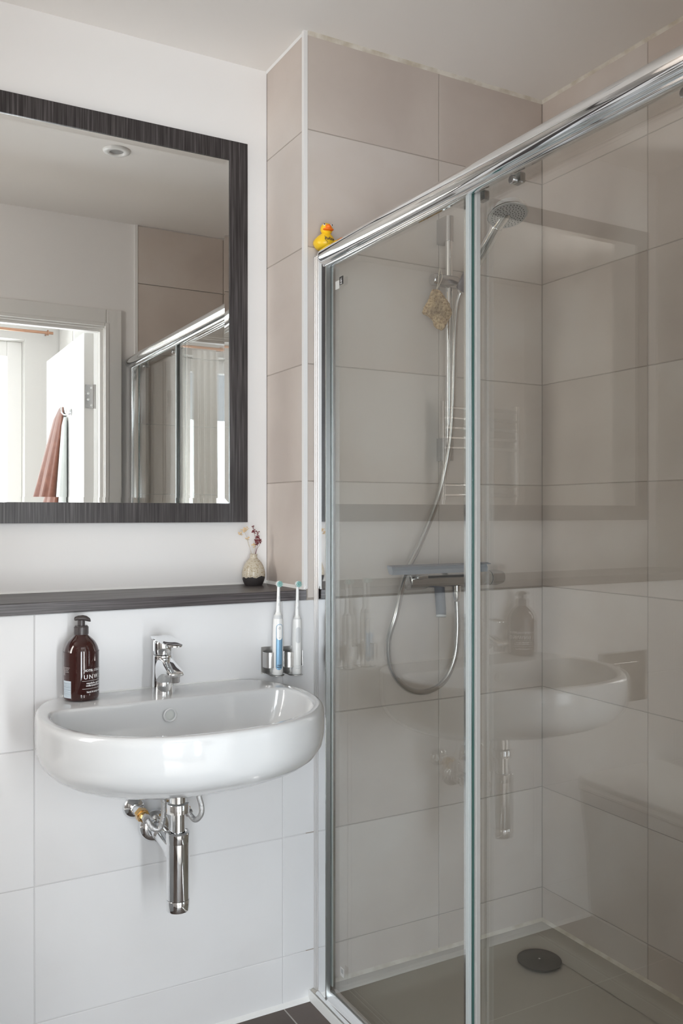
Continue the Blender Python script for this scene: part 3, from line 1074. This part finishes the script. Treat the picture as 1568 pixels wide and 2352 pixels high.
# ------------------------------------------------------------ vase with dried flowers
VX, VY, VZ = .957, 2.216, 1.0582
prof = spline([(.0205, 0), (.0235, .0006), (.0280, .010), (.0312, .022), (.0315, .032), (.0290, .046), (.0225, .0605), (.0145, .070), (.0105, .0745), (.0100, .080), (.0105, .0845), (.0092, .0850), (.0078, .083)], 4)
o = obj('bud_vase', MB().lathe([tuple(p) for p in prof], (VX, VY, VZ), 48, cap1=False).lathe([(.0078, .083), (.0074, .070)], (VX, VY, VZ), 24, cap0=False), M['vase'], loc=(VX, VY, VZ), angle=60)
tag(o, 'small cream glazed vase with a bare dark clay foot on the shelf', 'vase')


def sprig(name, label, stems, m, ms, nf, size, seed):
    rn = random.Random(seed)
    t_ = thing(name, label, 'dried flowers', (VX, VY, VZ + .08), 'dried flower sprigs')
    s_ = MB()
    f_ = MB()
    # stems in view plane: x offset along camera right (mostly +X), z up
    for st in stems:
        pts_ = [(VX + x * .92, VY - .002 - x * .2, VZ + z) for x, z in st[0]]
        s_.tube(spline(pts_, 5), .00045, 5)
        for x, z, cnt in st[1]:
            for k in range(cnt):
                a = rn.random() * 2 * pi
                r = rn.random() * size * 2.2
                p = (VX + x * .92 + r * cos(a), VY - .002 - x * .2 + rn.uniform(-1, 1) * size * 1.5, VZ + z + r * sin(a) * .9)
                f_.ball(p, size * rn.uniform(.45, .8), 6, (1, 1, rn.uniform(.5, .9)))
                s_.tube([(VX + x * .92, VY - .002 - x * .2, VZ + z - size * 1.5), p], .0003, 4)
    obj('stems', s_, ms, t_)
    obj('flower_heads', f_, m, t_, kind='stuff')
    return t_


sprig('dried_sprig', 'cream dried sprig leaning left in the small vase',
      [([(-.003, .06), (-.010, .095), (-.020, .130), (-.030, .148), (-.036, .146)], [(-.030, .151, 16), (-.023, .153, 9), (-.038, .142, 9)]),
       ([(-.002, .06), (-.008, .090), (-.018, .118), (-.020, .127)], [(-.020, .128, 13)]),
       ([(.000, .06), (.001, .085), (.002, .108)], [(.003, .109, 15)])], M['cream'], M['stem'], 0, .0032, 2)
sprig('dried_sprig', 'crimson dried sprig standing upright in the small vase',
      [([(.002, .06), (.004, .09), (.006, .110), (.004, .130), (-.001, .152), (-.002, .160)], [(.000, .148, 14), (-.001, .157, 5), (.005, .121, 12)]),
       ([(.003, .06), (.008, .095), (.016, .108), (.019, .120), (.012, .140)], [(.010, .134, 13), (.015, .124, 9), (.019, .117, 7), (.010, .119, 8), (.009, .146, 5)]),
       ([(.003, .06), (.005, .085), (.010, .105), (.011, .112)], [(.011, .112, 9)])], M['red'], M['rstem'], 0, .0030, 5)

# ------------------------------------------------------------ shower tray
tray = thing('shower_tray', 'low off-white shower tray filling the corner', 'shower tray', (1.42, 1.4, 0))
TX0, TX1, TY0, TY1 = 1.030, XC - .001, YF1 + .010, D1 - .001


def rr(x0, x1, y0, y1, r, z, n=8):
    out_ = []
    for cx, cy, a0 in ((x1 - r, y1 - r, 0), (x0 + r, y1 - r, pi / 2), (x0 + r, y0 + r, pi), (x1 - r, y0 + r, 3 * pi / 2)):
        for k in range(n + 1):
            a = a0 + pi / 2 * k / n
            out_.append((cx + r * cos(a), cy + r * sin(a), z))
    return out_


obj('tray_body', MB().rings([rr(TX0, TX1, TY0, TY1, .004, 0), rr(TX0, TX1, TY0, TY1, .004, .024), rr(TX0 + .004, TX1 - .001, TY0, TY1 - .001, .004, .028),
                             rr(TX0 + .070, TX1 - .045, TY0 + .05, TY1 - .048, .075, .0275), rr(TX0 + .078, TX1 - .052, TY0 + .057, TY1 - .055, .075, .0250),
                             rr(TX0 + .10, TX1 - .080, TY0 + .08, TY1 - .082, .07, .0125), rr(TX0 + .12, TX1 - .10, TY0 + .10, TY1 - .10, .06, .0105),
                             rr(1.55, 1.74, 1.75, 1.90, .05, .0085)]), M['tray'], tray, angle=60)
DX, DY = 1.6625, 1.862
obj('drain_cover', MB().lathe([(.050, -.002), (.0600, .0045), (.0605, .0070), (.0585, .0082), (.003, .0086), (.002, .0075)], (DX, DY, .0110), 48), mat('drain_grey', (.19, .19, .18), .34, .85), tray)
obj('drain_screw', MB().lathe([(.0035, 0), (.0035, .0012), (.0022, .0012), (.0018, .0004)], (DX, DY, .0194), 16), M['chrome'], tray)

# ------------------------------------------------------------ shower screen
scr = thing('shower_screen', 'chrome framed sliding glass shower screen', 'shower screen', (1.05, 1.4, .028))
# wall channel and stile
ZT = 1.914


def flutes(x0, x1, y0, y1, z0, z1):
    prof_ = [(x1, y1), (x1, y0), (x0 + .003, y0)]
    n = 4
    for k in range(n):
        a = y0 + (y1 - y0) * k / n
        b2 = y0 + (y1 - y0) * (k + 1) / n
        prof_ += [(x0, a + .0012), (x0, b2 - .0022), (x0 + .0014, b2 - .0011)]
    return MB().extr(prof_, 'Z', z0, z1)


obj('wall_channel', flutes(1.0405, 1.078, 1.984, D1 - .0003, .028, ZT), mat('pale_channel', (.80, .79, .78), .30, .75), scr, smooth=False)
obj('channel_cap', MB().box(1.0395, 1.080, 1.955, D1 - .001, ZT, ZT + .0035, .001, 1), M['chrome'], scr)
obj('stile', MB().extr([(1.0342, 1.943), (1.0350, 1.942), (1.0465, 1.942), (1.0465, 1.984), (1.0361, 1.984)], 'Z', .030, ZT - .002).box(1.0560, 1.0770, 1.968, 1.984, .030, ZT - .002, .001, 1), M['chrome'], scr, angle=30)
obj('stile_insert', MB().box(1.0352, 1.0466, 1.9402, 1.9419, .034, 1.876), mat('insert_grey', (.30, .31, .31), .32, .85), scr, smooth=False)
obj('stile_seal', MB().box(1.0545, 1.0575, 1.945, 1.967, .062, 1.880), mat('clear_seal', (.62, .66, .65), .2), scr, smooth=False)
obj('door_stile', MB().box(1.0345, 1.0730, YF1 + .010, YF1 + .042, .030, ZT - .002, .0015, 2), M['alu'], scr, angle=30)
# head rail: bulging upper face over a smaller roll
up = [(1.078, 1.912), (1.072, 1.9205), (1.060, 1.9252), (1.048, 1.9262), (1.036, 1.9240), (1.025, 1.9180), (1.0175, 1.9095), (1.0150, 1.9000), (1.0168, 1.8910), (1.0230, 1.8835), (1.0310, 1.8795),
      (1.0335, 1.8780), (1.0330, 1.8755), (1.0350, 1.8728), (1.0400, 1.8712), (1.0460, 1.8712), (1.0470, 1.8850), (1.0780, 1.8870)]
upc = (1.045, 1.899)


def railring(y, s, dy=0.0):
    return [(upc[0] + (x - upc[0]) * s, y - dy * (z - 1.87) / .05, upc[1] + (z - upc[1]) * s) for x, z in up]


up = [tuple(p) for p in spline(up[:11], 5)] + [tuple(p) for p in spline(up[11:16], 3)] + up[16:]
obj('head_rail', MB().rings([railring(YF1 + .012, 1.0), railring(1.944, 1.0), railring(1.953, .96), railring(1.959, .86), railring(1.9615, .70)]), M['chrome'], scr, angle=28)
lo = [(1.036, .028), (1.036, .036), (1.040, .046), (1.047, .053), (1.056, .056), (1.066, .053), (1.074, .046), (1.079, .036), (1.080, .028)]
lo = [tuple(p) for p in spline(lo, 4)]
obj('sill_rail', MB().extr(lo, 'Y', YF1 + .012, 1.944), M['alu'], scr, angle=28)
obj('tray_lit_edge', MB().box(1.0262, 1.0299, YF1 + .012, D1 - .0015, 0, .0275, .0006, 1), M['wseal'], tray, smooth=False)  # added white strip, keeps the lit outer face of the darkened tray pale
obj('sill_lip', MB().extr([(1.0305, .0282), (1.0305, .0310), (1.036, .036), (1.036, .0282)], 'Y', YF1 + .012, 1.99), M['alu'], scr, smooth=False)


def pane(x0, x1, y0, y1, z0, z1, name):
    mb_ = MB()
    vs = [[mb_.bm.verts.new((x, y, z)) for y, z in ((y0, z0), (y1, z0), (y1, z1), (y0, z1))] for x in (x0, x1)]
    mb_.bm.faces.new(vs[0])
    mb_.bm.faces.new(list(reversed(vs[1])))
    for i in range(4):
        j = (i + 1) % 4
        f = mb_.bm.faces.new((vs[0][i], vs[0][j], vs[1][j], vs[1][i]))
        f.material_index = 1 if i == 3 else 0
    return obj(name, mb_, None, scr, smooth=False, mats=[M['glass'], M['edge']])


p1 = pane(1.0480, 1.0540, 1.366, 1.944, .052, 1.884, 'fixed_panel')
p1['label'] = 'fixed glass panel beside the basin wall'
p2 = pane(1.0660, 1.0720, .800, 1.405, .050, 1.886, 'sliding_panel')
p2['label'] = 'sliding glass panel set behind the fixed one'
obj('edge_seal', MB().box(1.0412, 1.0479, 1.3660, 1.3765, .056, 1.876, .0006, 1), mat('pale_seal', (.42, .455, .46), .3), p1, smooth=False)
obj('overlap_seal', MB().box(1.0541, 1.0648, 1.3600, 1.3680, .056, 1.880, .0006, 1), mat('grey_seal', (.40, .39, .375), .35), p1, smooth=False)
obj('leading_profile', MB().box(1.0650, 1.0735, 1.4020, 1.4140, .054, 1.882, .0006, 1), M['alu'], p2, smooth=False)
# rollers
for y in (1.265, 1.37, .88):
    obj('roller', MB().box(1.074, 1.088, y - .010, y + .012, 1.866, 1.886, .003, 2).lathe([(.007, 0), (.008, .001), (.008, .005), (.007, .006)], (1.0605, y, 1.871), 18, 'X'), M['satin'], scr)
# stickers
st = obj('glass_sticker', MB().box(1.0474, 1.0479, 1.876, 1.8945, 1.8160, 1.8362), M['black'], p1, smooth=False)
mb = MB()
add_text(mb, '6', .0150, lambda x, y: (1.0471, 1.8855 - x, 1.8220 + y), .0003, 'CENTER')
add_text(mb, 'mm', .0060, lambda x, y: (1.0471, 1.8855 - x, 1.8175 + y), .0002, 'CENTER')
obj('sticker_print', mb, M['print'], st, smooth=False, recalc=False)
obj('glass_sticker', MB().box(1.0474, 1.0479, 1.8955, 1.915, 1.8090, 1.8295), mat('blank_sticker', (.62, .62, .60), .5), p1, smooth=False)
st = obj('glass_sticker', MB().box(1.0474, 1.0479, 1.872, 1.8895, .1190, .1410), mat('silver_sticker', (.55, .54, .52), .5), p1, smooth=False)
obj('sticker_mark', MB().box(1.0471, 1.0473, 1.8750, 1.8860, .1270, .1375), mat('grey_mark', (.33, .33, .32), .5), st, smooth=False)

# ------------------------------------------------------------ rubber duck on the end of the rail
KX, KY, KZ = 1.0530, 1.9800, 1.9262
dk = thing('rubber_duck', 'yellow rubber duck sitting on the corner of the shower rail', 'rubber duck', (KX, KY, KZ))
fa = radians(-96)     # heading: towards the camera and to its right
fw = Vector((cos(fa), sin(fa), 0))
sd = Vector((-sin(fa), cos(fa), 0))


def dpt(f, s_, z):
    p = Vector((KX, KY, KZ)) + (fw * f + sd * s_ + Vector((0, 0, z))) * 1.1
    return tuple(p)


mb = MB()
rg_ = []
for z, f0, rf, rs in ((0, -.002, .012, .0125), (.0015, -.002, .0190, .0190), (.007, -.002, .0250, .0240), (.014, -.003, .0275, .0262), (.020, -.004, .0270, .0252), (.0255, -.003, .0235, .0222), (.0300, .001, .0180, .0180), (.0335, .004, .0125, .0130), (.036, .006, .0105, .0110)):
    ring = []
    for k in range(32):
        a = 2 * pi * k / 32
        tail = .009 * max(0, -cos(a)) ** 6 * (1 if .012 < z < .027 else .3)
        wing = .0022 * max(0, abs(sin(a)) - .5) * (1 if .008 < z < .024 else 0)
        ring.append(dpt(f0 + (rf + tail) * cos(a), (rs + wing) * sin(a), z + tail * .8))
    rg_.append(ring)
mb.rings(rg_)
obj('duck_body', mb, M['duck'], dk, angle=80)
obj('duck_head', MB().ball(dpt(.008, 0, .0455), .0158, 24, (1, 1, .98)), M['duck'], dk, angle=80)
rot = Matrix.Rotation(fa, 3, 'Z')
mb = MB()
mb.ball(dpt(.0195, 0, .0420), .0125, 18, (.85, 1.15, .30), rot).ball(dpt(.0195, 0, .0475), .0092, 18, (1.0, .85, .80), rot)
obj('duck_beak', mb, M['beak'], dk, angle=80)
for s2 in (-1, 1):
    e_ = obj('duck_eye', MB().ball(dpt(.0172, s2 * .0086, .0530), .0030, 14), M['white'], dk)
    obj('pupil', MB().ball(dpt(.0192, s2 * .0094, .0534), .0018, 12), M['black'], e_)
mb = MB()


def on_duck(x, y):
    # lettering low on the camera side of the body
    a = radians(3) + x / .0262
    return dpt(-.003 + .0283 * cos(a), .0272 * sin(a), .0170 + y)


add_text(mb, 'PoRtos', .0088, on_duck, .0002, 'CENTER', .9, .15)
mb.bm.faces.new([mb.bm.verts.new(on_duck(x, y)) for x, y in ((-.012, .009), (-.0112, .009), (-.0080, -.003), (-.0090, -.003))])
mb.bm.faces.new([mb.bm.verts.new(on_duck(x, y)) for x, y in ((-.0080, -.002), (-.0050, -.0040), (-.0052, -.0050), (-.0085, -.0028))])
mb.bm.faces.new([mb.bm.verts.new(on_duck(x, y)) for x, y in ((-.0052, -.0040), (-.0045, -.0040), (-.0058, -.0085), (-.0064, -.0082))])
obj('duck_lettering', mb, M['dark'], dk, smooth=False, recalc=False)

# ------------------------------------------------------------ shower riser, handset, hose
RX, RY = 1.4410, 1.980
rs = thing('shower_riser', 'chrome shower riser rail on the tiled end wall', 'shower rail', (RX, D1, 1.40))
obj('riser_bar', MB().tube([(RX, RY, 1.415), (RX, RY, 2.070)], .0108, 28), M['chrome'], rs)
for z0_, z1_ in ((2.006, 2.075), (1.400, 1.463)):
    obj('wall_bracket', MB().extr([(RX - .0125, D1 - .0005), (RX - .0125, RY), *[(RX - .0125 * cos(pi * k / 12), RY - .0125 * sin(pi * k / 12)) for k in range(1, 12)], (RX + .0125, RY), (RX + .0125, D1 - .0005)], 'Z', z0_, z1_), M['satin'], rs, angle=30)
SZ = 1.893
mb = MB()
mb.tube([(RX - .060, RY - .004, SZ), (RX - .056, RY - .004, SZ), (RX + .018, RY - .006, SZ), (RX + .026, RY - .006, SZ)], [.0145, .0170, .0175, .0140], 26)
sl = obj('slider', mb, M['satin'], rs, angle=40)
obj('slider_hook', MB().tube(spline([(RX - .050, RY - .020, SZ + .006), (RX - .050, RY - .027, SZ + .012), (RX - .050, RY - .029, SZ + .020), (RX - .050, RY - .026, SZ + .024)], 4), .0022, 8), M['chrome'], sl)
# handset
HB = Vector((1.4600, 1.9420, 1.872))
HT = Vector((1.4640, 1.8020, 1.9990))
hs = thing('shower_handset', 'chrome hand shower with a round perforated face', 'shower head', tuple(HB))
d_ = (HT - HB).normalized()
obj('handset_cradle', MB().tube([HB - d_ * .004, HB + d_ * .045], [.0175, .0205], 24), mat('cradle', (.24, .22, .25), .3, .6), hs)
mb = MB()
mb.tube([HB - d_ * .012, HB + d_ * .05, HB + d_ * .10, HB + d_ * .150, HT], [.0105, .0130, .0148, .0160, .0150], 24)
obj('handset_handle', mb, M['chrome'], hs, angle=50)
hc = Vector((1.4660, 1.7610, 2.0220))
nrm = Vector((-.10, -.34, -.93)).normalized()
e1 = Vector((1, 0, 0)) - nrm * nrm.x
e1.normalize()
e2 = nrm.cross(e1)


def hring(r, a, n=48):
    return [hc + nrm * a + (e1 * cos(2 * pi * k / n) + e2 * sin(2 * pi * k / n)) * r for k in range(n)]


obj('head_shell', MB().rings([hring(.020, -.020), hring(.040, -.0165), hring(.0500, -.010), hring(.0525, -.003), hring(.0525, .004), hring(.0505, .0052)]), M['chrome'], hs, angle=50)
obj('head_face', MB().rings([hring(.0500, .0048), hring(.0490, .0062), hring(.030, .0070), hring(.002, .0072)]), M['shface'], hs, angle=50)
obj('neck_joint', MB().tube([HT - d_ * .01, hc - nrm * .006], [.0125, .0150], 20), M['chrome'], hs)
mb = MB()
for rr2, cnt in ((.006, 5), (.013, 10), (.020, 15), (.027, 20), (.034, 25), (.041, 30)):
    for k in range(cnt):
        a = 2 * pi * k / cnt + rr2 * 40
        p = hc + (e1 * cos(a) + e2 * sin(a)) * rr2
        mb.tube([p + nrm * .0060, p + nrm * .0082], .0010, 6)
obj('nozzles', mb, M['dark'], hs, kind='stuff')
# hose: px-traced loop at a distance of 6 cm from the wall
hp = [(1.4590, 1.9510, 1.862), (1.4530, 1.958, 1.830), (1.4470, 1.960, 1.765), (1.4430, 1.960, 1.66), (1.4385, 1.960, 1.54), (1.4270, 1.960, 1.432), (1.3960, 1.965, 1.302), (1.3330, 1.958, 1.178), (1.2790, 1.950, 1.095),
      (1.2330, 1.925, .995), (1.2220, 1.945, .920), (1.2390, 1.958, .845), (1.2850, 1.960, .790), (1.3450, 1.960, .773), (1.4060, 1.960, .793), (1.4430, 1.960, .850), (1.4530, 1.958, .925), (1.4515, 1.958, 1.012)]
o = obj('shower_hose', MB().tube(spline(hp, 9), .0076, 16), M['hose'], loc=hp[0], angle=60)
tag(o, 'silver shower hose hanging in a long loop', 'hose')

# mixer bar
VZ0, VYc = 1.074, 1.958
mx = thing('shower_mixer', 'thermostatic chrome bar mixer on the shower end wall', 'shower mixer', (1.45, D1, VZ0))
obj('mixer_body', MB().tube([(1.345, VYc, VZ0), (1.560, VYc, VZ0)], .0205, 36), M['satin'], mx)
obj('flow_knob', MB().tube([(1.288, VYc, VZ0), (1.2905, VYc, VZ0), (1.343, VYc, VZ0)], [.0215, .0245, .0235], 36).box(1.300, 1.330, VYc - .040, VYc - .018, VZ0 + .008, VZ0 + .018, .003), M['satin'], mx, angle=40)
obj('temperature_knob', MB().tube([(1.562, VYc, VZ0), (1.585, VYc, VZ0), (1.607, VYc, VZ0), (1.6085, VYc, VZ0)], [.0210, .0225, .0180, .0150], 12), M['satin'], mx, angle=20)
for x in (1.375, 1.525):
    obj('wall_union', MB().lathe([(.031, 0), (.031, -.004), (.024, -.012), (.016, -.016), (.016, -.05)], (x, D1 - .0003, VZ0), 32, 'Y'), M['chrome'], mx, angle=45)
obj('hose_outlet', MB().tube([(1.4515, VYc, VZ0 - .018), (1.4515, VYc, VZ0 - .045), (1.4515, VYc + .001, VZ0 - .058)], [.0120, .0120, .0088], 20), M['chrome'], mx, angle=40)

# squeegee lying on the mixer, handle hanging behind it
sq = thing('squeegee', 'grey-blue window squeegee resting across the mixer bar', 'squeegee', (1.38, 1.93, 1.10))
obj('blade_holder', MB().extr([(1.9140, 1.0950), (1.9120, 1.1060), (1.9180, 1.1160), (1.9380, 1.1190), (1.9400, 1.1140), (1.9300, 1.0970)], 'X', 1.214, 1.522), M['blade'], sq, smooth=False)
obj('rubber_blade', MB().extr([(1.9060, 1.1150), (1.9060, 1.1170), (1.9220, 1.1200), (1.9220, 1.1170)], 'X', 1.208, 1.528), M['grip'], sq, smooth=False)
obj('squeegee_stem', MB().tube(spline([(1.4160, 1.934, 1.108), (1.4160, 1.965, 1.1080), (1.4160, 1.990, 1.100), (1.4160, 1.9960, 1.075), (1.4150, 1.992, 1.052)], 5), .0080, 14), M['black'], sq)
obj('squeegee_handle', MB().tube([(1.4170, 1.992, 1.056), (1.4150, 1.989, 1.048), (1.4080, 1.972, .990), (1.4055, 1.968, .976)], [.0130, .0145, .0140, .0135], 24), M['grip'], sq)
obj('handle_cap', MB().tube([(1.4055, 1.968, .976), (1.4048, 1.967, .971)], [.0142, .0138], 24), M['wgrey'], sq)

# loofah on a cord
LX, LY, LZ = 1.3690, 1.935, 1.800
lf = thing('loofah', 'tan loofah pad hanging by a cord from the riser slider', 'loofah', (RX - .050, RY - .03, SZ))
mb = MB()
corners = [(-.0135, .054), (.003, .054), (.016, .042), (.0375, .016), (.0455, -.007), (.040, -.0235), (.024, -.0445), (.0135, -.054), (-.003, -.049), (-.0105, -.035), (-.019, -.026), (-.030, -.019), (-.043, -.014), (-.044, -.005), (-.035, .016), (-.024, .033)]
cs = [tuple(p) for p in spline(corners + [corners[0]], 8)[:-1]]
rn = random.Random(3)
rg_ = []
for dy, s_ in ((-.009, .15), (-.0125, .45), (-.011, .75), (-.006, .94), (.0, 1.0), (.006, .93), (.010, .7), (.010, .3)):
    rg_.append([(LX + x * s_ + rn.uniform(-1, 1) * .0007, LY + dy + .004 * sin(x * 90 + z * 60) + rn.uniform(-1, 1) * .0012, LZ + z * s_ + rn.uniform(-1, 1) * .0007) for x, z in cs])
mb.rings(rg_)
obj('loofah_pad', mb, M['loofah'], lf, angle=80)
mb = MB()
for k in range(260):
    a = rn.random() * 2 * pi
    i_ = rn.randrange(len(cs))
    x, z = cs[i_]
    s_ = rn.uniform(.15, 1.0)
    yb = LY - .012 * (1 - s_ ** 3) - .001
    p = Vector((LX + x * s_, yb, LZ + z * s_))
    q = p + Vector((rn.uniform(-1, 1) * .006, rn.uniform(-.004, .0), rn.uniform(-1, 1) * .006))
    r_ = p + Vector((rn.uniform(-1, 1) * .008, -.001, rn.uniform(-1, 1) * .008))
    mb.tube([p, q, r_], .00045, 4)
obj('loofah_fibres', mb, M['cord'] if False else M['loofah'], lf, kind='stuff')
hkx, hky = RX - .050, RY - .029
obj('cord_loop', MB().tube(spline([(LX - .004, LY, LZ + .050), (LX + .001, LY - .002, LZ + .068), (hkx - .006, hky - .001, SZ + .002), (hkx - .003, hky, SZ + .021), (hkx, hky + .001, SZ + .025), (hkx + .003, hky, SZ + .021), (hkx + .005, hky - .001, SZ), (LX + .006, LY - .002, LZ + .068), (LX - .003, LY, LZ + .050)], 6), .0011, 6), M['cord'], lf)

# ------------------------------------------------------------ things seen only in reflections
# towel radiator on the wall left of the door
ra = thing('towel_radiator', 'chrome ladder towel radiator on the wall beside the door', 'radiator', (-.76, YF1, 1.0))
for x in (-.535, -.985):
    obj('upright', MB().tube([(x, YF1 + .062, .62), (x, YF1 + .062, 1.826)], .0175, 24), M['chrome'], ra, angle=40)
for z in (1.795, 1.743, 1.692, 1.641, 1.590, 1.397, 1.347, 1.296, 1.245, 1.05, 1.0, .95, .90, .70, .65):
    obj('bar', MB().tube([(-.530 - .46 * k / 12, YF1 + .066 + .030 * sin(pi * k / 12), z) for k in range(13)], .0105, 14), M['chrome'], ra, angle=60)
for x in (-.535, -.985):
    for z in (1.70, .75):
        obj('bracket', MB().tube([(x + (.012 if x < -.7 else -.012), YF1 + .0005, z), (x + (.012 if x < -.7 else -.012), YF1 + .055, z)], .009, 12), M['chrome'], ra)

# flush plate
fp = thing('flush_plate', 'square chrome dual flush plate above the toilet', 'flush plate', (-.013, D1, .73))
obj('plate', MB().box(-.113, .087, D1 - .011, D1 - .0003, .651, .812, .002), M['brushed'], fp, smooth=False)
for x0_, x1_ in ((-.070, .005), (.008, .044)):
    obj('flush_button', MB().box(x0_, x1_, D1 - .0135, D1 - .0112, .685, .778, .0008, 1), M['brushed'], fp, smooth=False)

# toilet
to = thing('toilet', 'white back-to-wall toilet with closed lid left of the basin', 'toilet', (-.013, 1.76, 0))


def dshape(hw, depth, z, n=28):
    out_ = []
    for k in range(n + 1):
        a = pi * k / n
        out_.append((-.013 + hw * math.copysign(abs(cos(a)) ** .75, cos(a)), D1 - .001 - (depth - hw * .9) - hw * .9 * sin(a) ** .9 if 0 < k < n else D1 - .001 - (depth - hw * .9), z))
    return [(-.013 + hw, D1 - .001, z)] + out_ + [(-.013 - hw, D1 - .001, z)]


obj('pan', MB().rings([dshape(.137, .44, .001), dshape(.140, .445, .02), dshape(.150, .47, .20), dshape(.168, .51, .32), dshape(.176, .52, .385), dshape(.176, .52, .398)]), M['ceramic'], to, angle=50)
obj('seat', MB().rings([dshape(.178, .525, .401), dshape(.182, .53, .404), dshape(.182, .53, .416), dshape(.178, .525, .419)]), M['white'], to, angle=50)
obj('lid', MB().rings([dshape(.180, .528, .422), dshape(.183, .532, .425), dshape(.183, .532, .436), dshape(.172, .52, .444)]), M['white'], to, angle=50)

# recessed ceiling lamp, switched off
dl = thing('ceiling_downlight', 'white recessed ceiling downlight, switched off', 'ceiling light', (.790, 1.494, CZ))
obj('ring', MB().lathe([(.046, 0), (.0455, -.003), (.040, -.0065), (.026, -.0075), (.0235, -.005), (.0225, -.001)], (.790, 1.494, CZ - .0003), 48, cap0=False, cap1=False), M['white'], dl, angle=50)
obj('lamp_face', MB().lathe([(.0228, 0), (.0228, -.0008)], (.790, 1.494, CZ - .0022), 36), M['cone'], dl)
